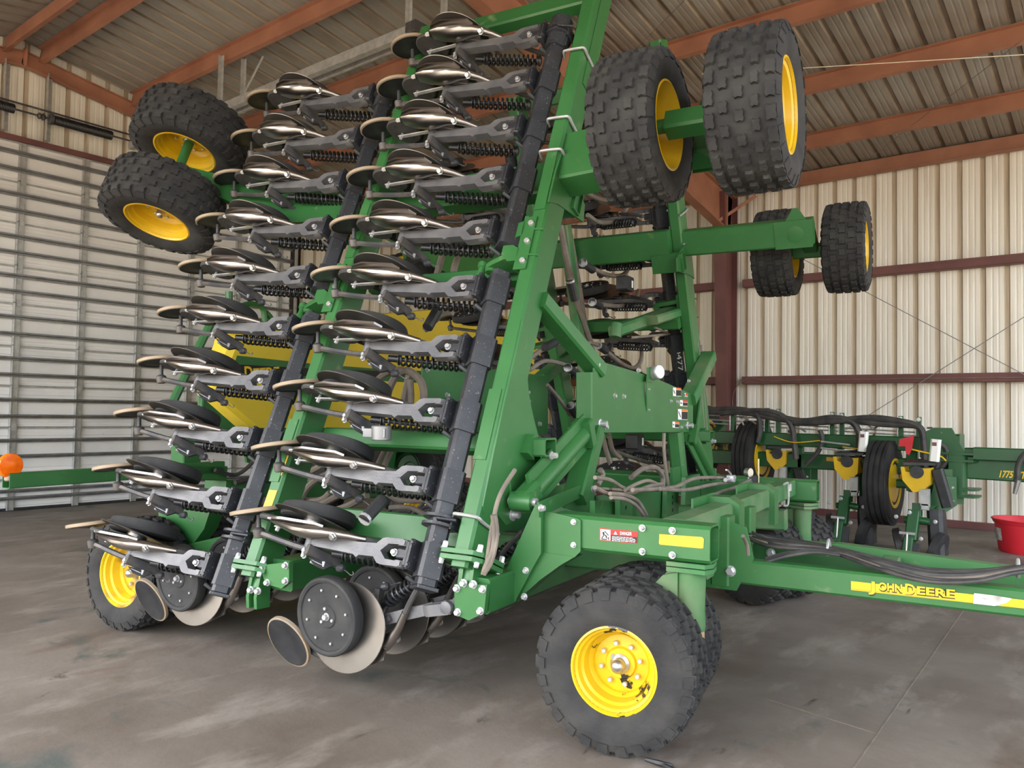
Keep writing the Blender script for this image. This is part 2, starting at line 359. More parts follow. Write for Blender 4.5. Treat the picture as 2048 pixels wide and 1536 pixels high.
for y in (4.07, 4.62, 6.05):                            # perforated angle hangers over the door
    g = MB(); g.bar((XL+.12, y, DZ+.1), (XL+.12, y, roofz(y)-.32), .012, .07, (0, 1, 0), .002); g.bar((XL+.15, y-.035, DZ+.1), (XL+.15, y-.035, roofz(y)-.32), .07, .012, (0, 1, 0), .002); link('spring_hanger', g.mesh('spring_hanger', 'galv'), lw)
door = empty('door_1', (DX, (DY0+DY1)/2, 0), 0, 'white ribbed sectional overhead door with galvanised stiles and struts', 'door'); door['kind'] = 'structure'
def dpart(name, g, mt, par=None):
    o = link(name, g.mesh(name, mt), par or door)
    if not par: o.location = (-DX, -(DY0+DY1)/2, 0)
    return o
edges = [0, .445, 1.175, 1.76, 2.32, 2.92, 3.45, 4.06, 4.64, DZ]
stiles = [6.913-.862*k for k in range(-2, 12)]
struts = [.19, .294, .777, .998, 1.338, 1.568, 1.92, 2.147, 2.491, 2.729, 3.087, 3.308, 3.635, 3.86, 4.227, 4.456, 4.806, 5.044]
for i in range(len(edges)-1):
    z0, z1 = edges[i], edges[i+1]; hh = z1-z0
    pr = [(0, .0)]                                      # horizontal ribs of the section sheet
    k = max(3, int(hh/.085)); 
    for q in range(k):
        b = (q+.5)/k*hh
        if q in (0, 1, k-2, k-1): pr += [(b-.02, 0), (b-.012, -.008), (b+.012, -.008), (b+.02, 0)]
    pr += [(hh, 0)]
    g = MB(); vs = []
    for a, dd in pr: vs += [(DX+dd, DY0, z0+.004+a*.985), (DX+dd, DY1, z0+.004+a*.985)]
    n_ = len(pr); g.add(vs, [(2*q, 2*q+1, 2*q+3, 2*q+2) for q in range(n_-1)])
    g.box((DX-.02, (DY0+DY1)/2, (z0+z1)/2), (.012, DY1-DY0, hh-.004), .001)
    sec = dpart('door_section', g, 'door')
    g = MB(); g.bar((DX+.014, DY0, z1-.012), (DX+.014, DY1, z1-.012), .014, .024, (0, 0, 1), .002); dpart('section_rail', g, 'galv', sec)
    for y in stiles:
        if not DY0 < y < DY1: continue
        g = MB(); g.bar((DX+.022, y, z0+.01), (DX+.022, y, z1-.01), .08, .04, (1, 0, 0), .003); g.bar((DX+.03, y-.045, z0+.01), (DX+.03, y-.045, z1-.01), .02, .05, (1, 0, 0), .003); dpart('stile', g, 'galv', sec)
        if i < len(edges)-2 and i > 0:
            g = MB(); g.box((DX+.05, y+.005, z1), (.02, .06, .1), .004); dpart('hinge', g, 'galv', sec)
for z in struts:
    g = MB(); g.bar((DX+.075, DY0, z), (DX+.075, DY1, z), .06, .026, (0, 0, 1), .006); g.bar((DX+.05, DY0, z-.026), (DX+.05, DY1, z-.026), .012, .03, (0, 0, 1), .002); dpart('strut', g, 'strut')
g = MB(); g.bar((DX+.012, DY0, .02), (DX+.012, DY1, .02), .05, .04, (0, 0, 1), .006); dpart('bottom_seal', g, 'black2')
for y in (DY1+.06,):
    g = MB(); g.bar((DX+.1, y, 0), (DX+.1, y, 5.15), .01, .09, (1, 0, 0), .002); g.bar((DX+.14, y-.03, 0), (DX+.14, y-.03, 5.15), .06, .01, (1, 0, 0), .002); dpart('vertical_track', g, 'galv')
g = MB(); g.bar((DX+.04, 5.85, 5.17), (DX+.04, DY1, 5.17), .012, .07, (0, 0, 1), .002); dpart('top_track_angle', g, 'galv')
# torsion springs above the door
SX = XL+.28
g = MB(); g.tube([(SX, -1, 5.585), (SX, 8.9, 5.585)], .014, 8); g.tube([(SX-.05, -1, 5.71), (SX-.05, 8.9, 5.69)], .014, 8); tsp = dpart('torsion_shaft', g, 'castd')
for y0, y1 in ((2.9, 4.12), (4.62, 5.45)):
    g = MB(); g.tube([(SX, y0, 5.585), (SX, y1, 5.585)], .062, 14); g.coil((SX, y0, 5.585), (SX, y1, 5.585), .062, .009, int((y1-y0)/.02), 4, 10); dpart('torsion_spring', g, 'spring', tsp)
    g = MB(); g.lathe((SX, y0-.05, 5.585), (0, 1, 0), [(.05, 0), (.075, .01), (.075, .05), (.05, .06)], 14); dpart('spring_cone', g, 'castd', tsp)
g = MB(); g.lathe((SX, 4.42, 5.585), (0, 1, 0), [(.03, 0), (.05, .02), (.03, .05), (.055, .07), (.03, .1)], 12); dpart('coupler', g, 'castd', tsp)
# ---- overhead door track hung from the roof
tr = empty('door_track', (-8, 5.7, 5.5), 0, 'long galvanised overhead door track hung from the roof on perforated angles', 'track')
def tpart(name, g, mt='galv', par=None):
    o = link(name, g.mesh(name, mt), par or tr)
    if not par: o.location = (8, -5.7, -5.5)
    return o
g = MB(); g.bar((XL+.3, 5.7, 5.5), (-6.1, 5.7, 5.5), .012, .11, (0, 0, 1), .002); g.bar((XL+.3, 5.74, 5.45), (-6.1, 5.74, 5.45), .08, .01, (0, 0, 1), .002); g.bar((XL+.3, 5.735, 5.55), (-6.1, 5.735, 5.55), .07, .01, (0, 0, 1), .002); tpart('rail', g)
g = MB(); g.bar((XL+.3, 5.92, 5.5), (-6.1, 5.92, 5.5), .012, .09, (0, 0, 1), .002); g.bar((XL+.3, 5.9, 5.46), (-6.1, 5.9, 5.46), .05, .01, (0, 0, 1), .002); tpart('rail', g)
for x, y in ((-9.72, 5.7), (-9.5, 5.9), (-6.1, 5.7), (-5.78, 5.9)):
    g = MB(); z1 = roofz(y)-.2
    g.bar((x, y, 5.45), (x, y, z1), .05, .006, (1, 0, 0), .001); g.bar((x+.025, y+.025, 5.45), (x+.025, y+.025, z1), .006, .05, (1, 0, 0), .001)
    a_ = tpart('hanger', g); 
g = MB(); g.bar((-9.2, 5.72, 5.53), (-8.75, 5.72, 5.95), .04, .006, (0, 1, 0), .001); tpart('hanger_brace', g)
g = MB(); g.box((-6.0, 5.8, 5.5), (.14, .3, .12), .01); g.lathe((-6.02, 5.66, 5.5), (0, 1, 0), [(.03, 0), (.06, .01), (.06, .03), (.03, .04)], 12); g.lathe((-6.02, 5.9, 5.52), (0, 1, 0), [(.03, 0), (.06, .01), (.06, .03), (.03, .04)], 12); tpart('trolley', g, 'castd')
# ---- bracing cables and string
def wire(name, a, b, r, mt, label, cat, sag=0):
    a, b = V(a), V(b); g = MB(); pts = [a.lerp(b, i/8)-V((0, 0, sag*4*(i/8)*(1-i/8))) for i in range(9)]; g.tube(pts, r, 5)
    return tag(link(name, g.mesh(name, mt)), label, cat)
wy = YB-.22
wire('brace_cable', hb(1736, 556, 1, wy)-V((2.0, 0, -1.05)), hb(1736, 556, 1, wy)+(hb(2048, 733, 1, wy)-hb(1736, 556, 1, wy))*1.9, .006, 'strut', 'thin steel brace cable sloping down to the right across the back wall', 'cable')
wy -= .04
wire('brace_cable', hb(1730, 835, 1, wy)+(hb(1730, 835, 1, wy)-hb(2048, 634, 1, wy))*.15, hb(2048, 634, 1, wy)+(hb(2048, 634, 1, wy)-hb(1730, 835, 1, wy))*1.5, .006, 'strut', 'thin steel brace cable rising to the right across the back wall', 'cable')
wire('string_line', (-3.55, 7.4, hb(1380, 155, 1, 7.4).z), hb(2048, 168, 1, 7.6)+V((1.5, .15, 0)), .004, 'string', 'pale string stretched level under the roof purlins', 'string')
wire('roof_cable', hb(1735, 320, 1, 11.6), hb(2048, 82, 1, 9.2)+V((.6, -.6, .12)), .004, 'strut', 'thin brace cable crossing under the roof at upper right', 'cable')
wire('roof_cable', hb(1180, 190, 1, 8.6), hb(1370, 0, 1, 6.2), .004, 'strut', 'thin brace cable behind the upright green wing post', 'cable')
wy = YB-.2
g = MB(); g.tube(spl([hb(1465, 815, 1, wy), hb(1466, 790, 1, wy), hb(1478, 768, 1, wy), hb(1500, 757, 1, wy), hb(1540, 762, 1, wy), hb(1620, 760, 1, wy), hb(1720, 759, 1, wy), hb(1850, 757, 1, wy), hb(2047, 755, 1, wy), hb(2047, 755, 1, wy)+V((3, 0, 0))]), .006, 6)
tag(link('loose_wire', g.mesh('loose_wire', 'hose')), 'loose grey wire running along the maroon girt and curling down', 'wire')
# ================================================================ WHEELS (axis = local z, outer face towards +z)
def tyre_mb(R, W, rr, N=26, turf=True, lk=1.0):
    jr = random.Random(5)
    g = MB(); T = R-.016
    prof = [(rr*.99, -W*.40), (rr*1.12, -W*.455), (R*.74, -W*.5), (R*.86, -W*.495), (R*.93, -W*.455), (T*.985, -W*.36), (T, -W*.2), (T, W*.2), (T*.985, W*.36), (R*.93, W*.455), (R*.86, W*.495), (R*.74, W*.5), (rr*1.12, W*.455), (rr*.99, W*.40)]
    g.lathe((0, 0, 0), (0, 0, 1), prof, 56, caps=False)
    def lug(a, h, da, dh, r0, r1, skew, tilt=0):
        out_ = []
        for rad, k in ((r0-.012, 1.12), (r1, .86)):
            for i, (ea, eh) in enumerate(((-1, -.75), (-.55, -1), (.1, -.82), (.6, -1), (1, -.7), (.82, 0), (1, .75), (.55, 1), (-.1, .82), (-.6, 1), (-1, .7), (-.82, 0))):
                aa = a+da*ea*k+skew*eh; hh = h+dh*eh*k; ra = rad-tilt*max(0, abs(hh)-abs(h))
                out_.append(V((math.cos(aa)*ra, math.sin(aa)*ra, hh)))
        g.loft([out_[:12], out_[12:]])
    d = 2*PI/N
    if turf:
        for k in range(N):
            for row, h in enumerate((-.2, 0, .2)):
                lug((k+(.5 if row != 1 else 0)+(jr.uniform(-.07, .07) if lk < 1 else 0))*d, h*W*1.02, d*.35*lk, W*.082*lk*(.86 if row == 2 and lk < 1 else 1), T, R, 0)
            for s_ in (-1, 1):
                lug((k+.02)*d, s_*W*.395, d*.38, W*.075, T*.975, R*.985, 0, .25)
                a = k*d; x = [(math.cos(a+q)*r_, math.sin(a+q)*r_, s_*h_*W) for q in (-d*.3, d*.3) for r_, h_ in ((R*.94, .44), (R*.84, .492), (R*.84, .515), (R*.95, .47))]
                g.add(x, [(0, 1, 2, 3), (7, 6, 5, 4), (0, 4, 5, 1), (1, 5, 6, 2), (2, 6, 7, 3), (3, 7, 4, 0)])
    else:                                                  # ribbed front tyre: four ribs with grooves between
        for h in (-.34, -.115, .115, .34):
            g.lathe((0, 0, 0), (0, 0, 1), [(T*.97, (h-.085)*W), (R, (h-.075)*W), (R, (h+.075)*W), (T*.97, (h+.085)*W)], 56)
    return g
def rim_mb(rr, W, dish=.09, flat=False):
    g = MB(); f = W*.43
    pr = [(rr*1.08, f-.012), (rr*1.09, f), (rr*1.02, f+.004), (rr*.99, f-.012), (rr*.93, f-.02), (rr*.9, f-.05), (rr*.84, f-.06), (rr*.8, f-.11), (rr*.72, f-.125), (rr*.70, f-.135), (rr*.68, f-dish-.05), (rr*.4, f-dish-.045), (rr*.36, f-dish-.03), (rr*.2, f-dish-.03), (.001, f-dish-.03)]
    if flat: pr = [(rr*1.08, f-.012), (rr*1.09, f+.012), (rr*1.0, f+.016), (rr*.94, f-.006), (rr*.5, f+.012), (rr*.2, f+.03), (.001, f+.03)]
    g.lathe((0, 0, 0), (0, 0, 1), pr, 48, caps=False)
    g.lathe((0, 0, 0), (0, 0, 1), [(rr*1.08, -f+.012), (rr*1.09, -f), (rr*1.02, -f-.004), (rr*.97, -f+.02), (rr*.86, -f+.05), (rr*.82, .0), (rr*.7, .02)], 40, caps=False)
    return g
def wheel_meshes(R, W, rr, rimmat, tm='tyre', N=26, turf=True, nuts=8, lk=1.0, flat=False):
    f = W*.43-.12
    ty = tyre_mb(R, W, rr, N, turf, lk).mesh('tyre', tm); ri = rim_mb(rr, W, flat=flat).mesh('rim', rimmat)
    g = MB(); g.lathe((0, 0, f), (0, 0, 1), [(.045, 0), (.045, .012), (.032, .02), (.032, .05), (.028, .062), (.016, .072), (.001, .075)], 20); g.lathe((-.03, .03, f), (0, 0, 1), [(.012, 0), (.012, .016)], 8); hb_ = g.mesh('hub_cap', 'hub')
    g = MB(); g.bolt((0, 0, 0), (0, 0, 1), .012, .016, False); nu = g.mesh('wheel_nut', 'bolt')
    def make(name, mtx, parent=None):
        o = link(name, ty, parent, mtx); link('rim', ri, o); link('hub_cap', hb_, o)
        for k in range(nuts):
            a = 2*PI*(k+.3)/nuts; link('wheel_nut', nu, o, Matrix.Translation((math.cos(a)*rr*.5, math.sin(a)*rr*.5, f-.012)))
        return o
    return make
W_turf = wheel_meshes(.372, .33, .183, 'yellow_rim')
W_rear = wheel_meshes(.37, .33, .20, 'yellow_rust')
W_turf2 = wheel_meshes(.378, .33, .205, 'yellow')
W_worn = wheel_meshes(.378, .33, .205, 'yellow', 'tyre', 24, lk=.82)
W_lift = wheel_meshes(.43, .36, .225, 'yellow', 'tyre', 26, lk=.94)

# ================================================================ ROW OPENER, local x = forward, y = along the wing, z = towards the soil
OP = {}
def op(name, g, mt): OP[name] = g.mesh(name, mt)
g = MB()
ar = [(-.56, .026), (-.4, .026), (-.25, .028), (-.15, .034), (-.112, .0), (-.15, -.034), (-.232, -.036), (-.246, -.05), (-.268, -.036), (-.4, -.03), (-.56, -.024)]
g.prism([(x, y, .02-(x+.1)*.09) for x, y in ar], (0, 0, -.055))
for s_ in (1, -1):
    g.prism([(x, y*s_, .026) for x, y in ((-.16, .02), (-.115, .062), (-.09, .068), (.012, .068), (.026, .06), (.026, .042), (-.07, .038), (-.112, -.002), (-.14, .0))], (0, 0, -.055))
    g.lathe((.006, .036*s_, -.006), (0, s_, 0), [(.033, 0), (.033, .03), (.026, .034)], 16)
g.lathe((-.56, -.04, .034), (0, 1, 0), [(.03, 0), (.034, .01), (.034, .08), (.028, .086)], 16)
op('row_opener', g, 'cast')
g = MB()                                                      # clamp, sleeve and flange bolts on the tool bar
g.box((.02, 0, -.016), (.07, .05, .06), .006); g.box((.055, 0, -.02), (.014, .13, .11), .008); g.box((.075, 0, -.02), (.014, .15, .12), .008)
q40 = V((-math.sin(.7), 0, math.cos(.7)))
g.bar((.145, -.095, -.06), (.145, .075, -.06), .122, .122, q40, .016)
for y in (-.055, .055): g.bolt((.083, y, .032), (0, 0, 1), .011, .014)
g.bar((.05, -.1, -.02), (.1, -.13, -.07), .02, .02, (0, 0, 1), .004)
op('clamp', g, 'black')
g = MB(); g.bolt((-.03, 0, .012), (0, 0, 1), .015, .018); op('pivot_bolt', g, 'bolt')
g = MB(); a_, b_ = V((-.40, -.03, -.068)), V((-.06, -.012, -.195)); d_ = (b_-a_).normalized()
g.coil(a_, b_, .035, .0072, 11.5, 5, 12); g.tube([a_-d_*.07, b_+d_*.02], .013, 8); g.lathe(a_-d_*.012, d_, [(.02, -.06), (.02, 0), (.036, .002), (.036, .008)], 12); g.lathe(b_, d_, [(.036, 0), (.036, .01), (.02, .02)], 12)
op('down_pressure_spring', g, 'spring')
g = MB(); g.bar((-.54, -.048, .075), (-.485, -.068, -.13), .056, .03, (1, 0, 0), .012); g.bar((-.53, -.05, .03), (-.545, -.02, .0), .03, .03, (0, 0, 1), .004)
g.prism([(-.555, -.085, .03), (-.525, -.118, .0), (-.50, -.125, -.05), (-.49, -.09, -.1), (-.52, -.08, -.05)], (.014, 0, .02)); g.lathe((-.48, -.09, -.13), (1, 0, 0), [(.022, 0), (.022, .03), (.012, .04)], 10)
g.tube(spl([(-.48, -.09, -.13), (-.43, -.10, -.135), (-.39, -.118, -.14), (-.375, -.108, -.14), (-.386, -.1, -.14)], 4), .0035, 5)
op('spring_mount', g, 'castd')
g = MB(); g.bar((-.535, -.1, .03), (-.50, -.112, -.03), .014, .02, (0, 1, 0), .003); g.bar((-.50, -.112, -.03), (-.50, -.085, -.03), .014, .02, (1, 0, 0), .003); g.bolt((-.572, -.056, .05), (0, 0, 1), .012, .016); g.bolt((-.568, -.082, .05), (0, 0, 1), .011, .016); g.bar((-.578, -.058, .02), (-.578, -.058, .06), .012, .034, (0, 1, 0), .003)
op('latch', g, 'bolt')
t1 = math.radians(7)
def disc_ax(tu, tn=0): return V((math.tan(tu), 1, math.tan(tn))).normalized()
g = MB(); g.lathe((-.59, .108, .025), disc_ax(t1, -.09), [(.226, -.003), (.229, 0), (.226, .003), (.10, .006), (.001, .006)], 48); g.lathe((-.59, .108, .025), disc_ax(t1, -.09), [(.06, -.02), (.06, -.004), (.001, -.003)], 18)
op('disc_blade', g, 'blade')
g = MB(); gx = disc_ax(-.03, .03); gc = V((-.645, .122, -.05))
g.lathe(gc, gx, [(.15, -.006), (.185, -.002), (.199, .006), (.203, .016), (.203, .06), (.198, .07), (.187, .074), (.174, .07), (.17, .062), (.06, .056), (.055, .062), (.001, .062)], 44)
op('gauge_wheel', g, 'gauge')
g = MB(); ex, ey, ez = frame(gx)
for k in range(8): a = 2*PI*k/8; g.bolt(gc+gx*.06+(ex*math.cos(a)+ey*math.sin(a))*.135, gx, .0075, .008, False)
for k in range(3): a = 2*PI*k/3+.5; g.bolt(gc+gx*.06+(ex*math.cos(a)+ey*math.sin(a))*.042, gx, .009, .009, False)
g.bolt(gc+gx*.06, gx, .016, .02); op('wheel_bolts', g, 'bolt')
g = MB()                                                      # polished seed boot: blade, convex body, tube
secs = [((-.725, .05, .17), .04, .006), ((-.65, .04, .16), .062, .02), ((-.56, .03, .15), .066, .034), ((-.48, .028, .143), .058, .038), ((-.41, .034, .13), .042, .032), ((-.355, .04, .105), .028, .026), ((-.305, .045, .06), .021, .021), ((-.25, .05, -.005), .0185, .0185)]
rg = []
for i, (p, a, b) in enumerate(secs):
    p = V(p); t = (V(secs[min(i+1, 7)][0])-V(secs[max(i-1, 0)][0])).normalized(); y = V((0, 1, 0)); y = (y-t*y.dot(t)).normalized(); x = t.cross(y)
    rg.append([p+x*math.cos(2*PI*k/14)*a+y*math.sin(2*PI*k/14)*b for k in range(14)])
g.loft(rg)
g.prism([(-.755, .054, .155), (-.735, .054, .195), (-.69, .054, .238), (-.61, .054, .255), (-.42, .054, .212), (-.41, .054, .185), (-.40, .054, .16), (-.5, .054, .12), (-.68, .054, .1)], (0, .012, 0))
op('seed_boot', g, 'steel')
g = MB(); g.bolt((-.352, .024, .118), (0, -.6, .8), .018, .016); op('boot_bolt', g, 'hub')
g = MB(); g.prism([(-.735, .066, .165), (-.75, .066, .185), (-.775, .066, .182), (-.79, .066, .168), (-.785, .066, .154), (-.755, .066, .15)], (0, .005, 0)); op('seed_flap', g, 'white')
g = MB(); g.tube(spl([(-.252, .05, -.002), (-.21, .052, -.05), (-.14, .055, -.12), (-.05, .055, -.2), (.06, .04, -.27)], 4), .0155, 8); op('boot_hose', g, 'hose_dark')
g = MB(); g.lathe((-.56, .046, .034), (0, 1, 0), [(.03, 0), (.046, .003), (.046, .022), (.034, .028), (.03, .06)], 20); g.bar((-.50, .046, .07), (-.36, .036, .01), .03, .02, (0, 1, 0), .004); g.bar((-.49, .05, .085), (-.40, .046, .05), .045, .016, (0, 1, 0), .003); op('spindle', g, 'castd')
g = MB(); g.bar((-.57, .052, .04), (-.845, .056, .037), .026, .009, (0, 1, 0), .002); op('press_wheel_arm', g, 'galv')
g = MB(); g.bolt((-.822, .052, .04), (0, -1, .2), .012, .018); g.bolt((-.822, .06, .04), (0, 1, -.1), .009, .016); op('arm_bolt', g, 'bolt')
g = MB(); px_ = V((.06, 1, .06)).normalized(); pc_ = V((-.805, .088, .05)); g.lathe(pc_, px_, [(.06, -.008), (.085, -.012), (.112, -.014), (.12, -.006), (.12, .006), (.112, .014), (.085, .01), (.055, .004), (.03, .008), (.001, .008)], 36)
for k in range(6): a = PI*k/3; g.lathe(pc_+V((math.cos(a)*.074, -.012, math.sin(a)*.074)), px_, [(.007, -.004), (.006, .0)], 6)
op('press_wheel', g, 'press')
g = MB(); g.tube(spl([(-.55, -.035, .02), (-.63, -.035, .018), (-.78, -.014, .014), (-.9, .006, .014), (-.97, .016, .017)], 4), [.017]*17, 6); op('closing_arm', g, 'castd')
cx = V((-.2, 1, .4)).normalized(); cc = V((-.985, .112, .055)); ck = V((-.977, .019, .02)); kx = (cc-ck).normalized(); kl = (cc-ck).length
g = MB(); g.lathe(ck, kx, [(.018, -.034), (.026, -.03), (.031, -.008), (.033, .012), (.027, .02), (.014, .026), (.0125, .04), (.0125, kl)], 14); op('closing_wheel_hub', g, 'castd')
g = MB(); g.lathe(cc, cx, [(.02, -.006), (.05, -.002), (.128, .012), (.142, .008), (.15, .012), (.15, .026), (.14, .03), (.05, .012), (.001, .012)], 40); op('closing_wheel', g, 'black2')
g = MB(); g.lathe(cc, cx, [(.1425, .006), (.152, .010), (.1525, .028), (.143, .031)], 40, caps=False); op('wheel_rim', g, 'rust')
def make_opener(parent, mtx, skip=(), mats=None):
    o = link('row_opener', OP['row_opener'], parent, mtx)
    for k, me in OP.items():
        if k != 'row_opener' and k not in skip:
            q = link(k, me, o)
            if k == 'wheel_bolts': q['kind'] = 'stuff'
    return o
# ================================================================ THE AIR DRILL, in its own frame (u forward, v across, z up)
DO = V((-2.4, VC, 0))                                          # base of the drill: middle of the frame on the floor
def m2w(p): return MU*p[0]+MV*p[1]+V((0, 0, p[2]))
drill = empty('air_drill', m2w(DO), YAW, 'large green air drill with both wings folded upright, black row openers and yellow wheels', 'seed drill')
def part(name, g, mt, par=None, label=None):
    if isinstance(g, BL): return [part('bolt', q, mt, par) for _, q in g.it]
    o = link(name, g.mesh(name, mt) if isinstance(g, MB) else g, par or drill)
    if not par: o.location = -DO
    if label: o['label'] = label
    return o
def flipm(me):
    n = me.copy()
    for v_ in n.vertices: v_.co.y = 2*VC-v_.co.y
    n.flip_normals(); return n
def both(name, g, mt, sub=None):
    o = part(name, g, mt); f = part(name, flipm(o.data), mt)
    for nm, sg, sm in (sub or []):
        for q in ([b[1] for b in sg.it] if isinstance(sg, BL) else [sg]):
            s1 = part('bolt' if isinstance(sg, BL) else nm, q, sm, o); part(s1.name.split('.')[0], flipm(s1.data), sm, f)
    return o, f
RK = (V((0, 0, 0)), DR)                                        # front and rear rank
R3 = Matrix.Identity(3)
def wing_m(o, far=False):                                      # matrix of an opener whose bolt is at o (drill frame)
    if far: o = mir(o); return axm(o-DO, UM, V((0, -sn, cs)), V((0, cs, sn)))
    return axm(o-DO, UM, WM, NM)
rng = random.Random(3)
for r_ in (0, 1):
    for i in range(10):
        b = P0+RK[r_]+WM*PITCH*i
        lift = Matrix.Rotation(math.radians(rng.uniform(-.8, .8)), 4, 'Y')
        make_opener(drill, wing_m(b) @ lift)
        make_opener(drill, wing_m(b, True) @ lift)
# ---- wing frames
PO = UM*-.054-NM*.09+WM*.042                                     # the posts lie behind the openers
up40 = NM*math.cos(.7)-UM*math.sin(.7)
for r_ in (0, 1):
    o = RK[r_]+PO
    g = MB(); g.bar(wg(.37, -.05, -.06)+o, wg(.37, -.05, 4.02)+o, .1, .2, NM, .014)
    pl = MB(); pl.bar(wg(.37, .053, 2.0)+o, wg(.37, .053, 2.42)+o, .07, .008, NM, .003); pl2 = MB(); pl2.bar(wg(.355, .053, .48)+o, wg(.355, .053, .87)+o, .075, .008, NM, .003)
    both('wing_post', g, 'green', [('doubler_plate', pl, 'green'), ('doubler_plate', pl2, 'green')])
    o = RK[r_]
    for w0, w1 in ((-.13, 1.64), (1.84, 3.36)):
        g = MB(); g.bar(wg(.145, -.06, w0)+o, wg(.145, -.06, w1)+o, .1, .1, up40, .016); both('tool_bar', g, 'black')
    g = MB(); g.bar(wg(.145, -.06, -.15)+o, wg(.145, -.06, -.135)+o, .14, .11, up40, .004); both('bar_end_plate', g, 'black')
    for wv in (.19, 3.44):                                     # bearings of the rotating bar
        g = MB()
        for k in (-.02, .02): g.lathe(wg(.145, -.06, wv+k-.01)+o, WM, [(.07, 0), (.092, .002), (.092, .016), (.07, .018)], 24)
        g.bar(wg(.15, -.03, wv)+o, wg(.24, -.07, wv+.005)+o, .14, .012, WM, .003); g.bar(wg(.228, -.14, wv)+o, wg(.228, -.03, wv)+o, .01, .07, WM, .003)
        both('bar_bearing', g, 'black')
    if True:
        g = MB(); g.lathe(wg(.145, -.06, 3.44)+o, WM, [(.07, -.12), (.075, -.02), (.075, .12), (.06, .14)], 18); both('bar_stub', g, 'black')
    # green cast hinge bracket half way up
    o = RK[r_]+PO
    g = MB()
    g.prism([wg(.29, -.1, 1.62)+o, wg(.29, .06, 1.6)+o, wg(.29, .06, 1.96)+o, wg(.29, -.1, 1.94)+o], UM*.025)
    for wv in (1.69, 1.86):
        g.prism([wg(.3, -.08, wv)+o, wg(.3, .045, wv)+o, wg(.2, .045, wv-.005)+o, wg(.11, .02, wv-.02)+o, wg(.06, .0, wv-.03)+o, wg(.06, -.06, wv-.03)+o, wg(.14, -.08, wv-.02)+o], WM*.035)
    g.prism([wg(.3, .02, 1.66)+o, wg(.24, .02, 1.66)+o, wg(.19, .02, 1.71)+o, wg(.19, .02, 1.84)+o, wg(.24, .02, 1.91)+o, wg(.3, .02, 1.93)+o, wg(.3, .02, 1.83)+o, wg(.26, .02, 1.82)+o, wg(.25, .02, 1.77)+o, wg(.3, .02, 1.74)+o], NM*.04)
    for wv in (1.65, 1.80): g.lathe(wg(.085, -.03, wv)+o, WM, [(.03, 0), (.036, .004), (.036, .03), (.03, .034)], 14)
    g.lathe(wg(.02, -.03, 1.60)+o, WM, [(.022, 0), (.03, .01), (.03, .035), (.022, .05), (.022, .085), (.03, .09), (.03, .12), (.02, .13)], 12)
    bt = BL()
    for wv in (1.65, 1.78, 1.9): bt.bolt(wg(.345, .054, wv)+o, NM, .018, .022)
    rb = MB()
    for wv in (1.7, 1.87): rb.bar(wg(.32, .052, wv)+o, wg(.425, .052, wv-.01)+o, .012, .016, NM, .002)
    rb.prism([wg(.305, .051, 1.6)+o, wg(.37, .051, 1.6)+o, wg(.37, .051, 1.95)+o, wg(.305, .051, 1.95)+o], NM*.01)
    both('hinge_bracket', g, 'green', [('bracket_bolts', bt, 'bolt'), ('bracket_plate', rb, 'green')])
# u-bolts around the front posts
ub = MB()
for wv in (hn(1120, 222, .06), hn(1105, 288, .06), hn(1147, 84, .06), hn(935, 1038, .06)):
    k = (wv-P0).dot(WM); g = MB()
    g.tube(spl([q+PO for q in (wg(.27, .0, k), wg(.285, .056, k), wg(.31, .064, k), wg(.40, .064, k-.005), wg(.43, .056, k-.01), wg(.432, .0, k-.02), wg(.432, -.16, k-.03))], 4), .009, 8); both('u_bolt', g, 'galv')
# cross tubes between the front and rear posts
a0 = -1.343+.42; a1 = .32
def cross(wv, h, n0=-.15, d=.1, u0=a0, u1=a1, dw=-.0):
    g = MB(); g.bar(wg(u0, n0, wv)+PO*.85, wg(u1, n0, wv)+PO*.85, d, h, WM, .012); return both('cross_tube', g, 'green')
cross(3.76, .13, -.05, .1)
cross(2.42, .24, -.22, .12)
cross(.655, .11, -.2, .1)
cross(1.72, .1, -.2, .1)
cross(.0+.14, .16, -.18, .1)
# gussets on the front posts
pu = P0.x+.366+.006
g = MB(); g.prism([hu(x, y, pu) for x, y in ((1054, 640), (1053, 719), (1055, 754), (1058, 788), (1068, 839), (1078, 875), (1082, 921), (1055, 948), (1049, 985), (1037, 1029), (1023, 1046), (1012, 1050), (988, 1020), (968, 1029), (966, 1012), (988, 905), (1010, 803), (1034, 699), (1047, 640))], (-.012, 0, 0))
pn = MB(); pc = hu(1025, 1029, pu); pn.lathe(pc, UM, [(.034, 0), (.034, .008), (.02, .01), (.02, .04), (.014, .045)], 18)
rbx = MB(); rbx.bar(hu(1018, 962, pu)+V((.0, 0, 0)), hu(1023, 1010, pu), .016, .02, UM, .006)
bx = MB(); q = hu(1062, 893, pu)
bx.bar(q+V((-.01, 0, 0)), q+V((.12, 0, 0)), .14, .1, (0, 0, 1), .01, .01); bx.prism([hu(1040, 905, pu), hu(1052, 868, pu), hu(1058, 870, pu), hu(1052, 920, pu)], UM*.05)
bb = MB(); bb.bolt(hu(1063, 909, pu)+V((.12, 0, 0)), UM, .018, .03)
both('wing_gusset', g, 'green', [('fold_pin', pn, 'bolt'), ('weld_rib', rbx, 'green'), ('stop_bracket', bx, 'green'), ('stop_bolt', bb, 'bolt')])
g = MB(); g.prism([hu(x, y, pu) for x, y in ((1126, 301), (1143, 342), (1170, 410), (1167, 444), (1140, 425), (1116, 408), (1098, 404), (1113, 340))], (-.012, 0, 0))
tb = MB(); q = hu(1152, 403, pu); tb.bar(q+V((-.25, .0, 0)), q+V((.02, 0, 0)), .1, .16, WM, .006, .008)
both('wing_gusset', g, 'green', [('stub_tube', tb, 'green')])
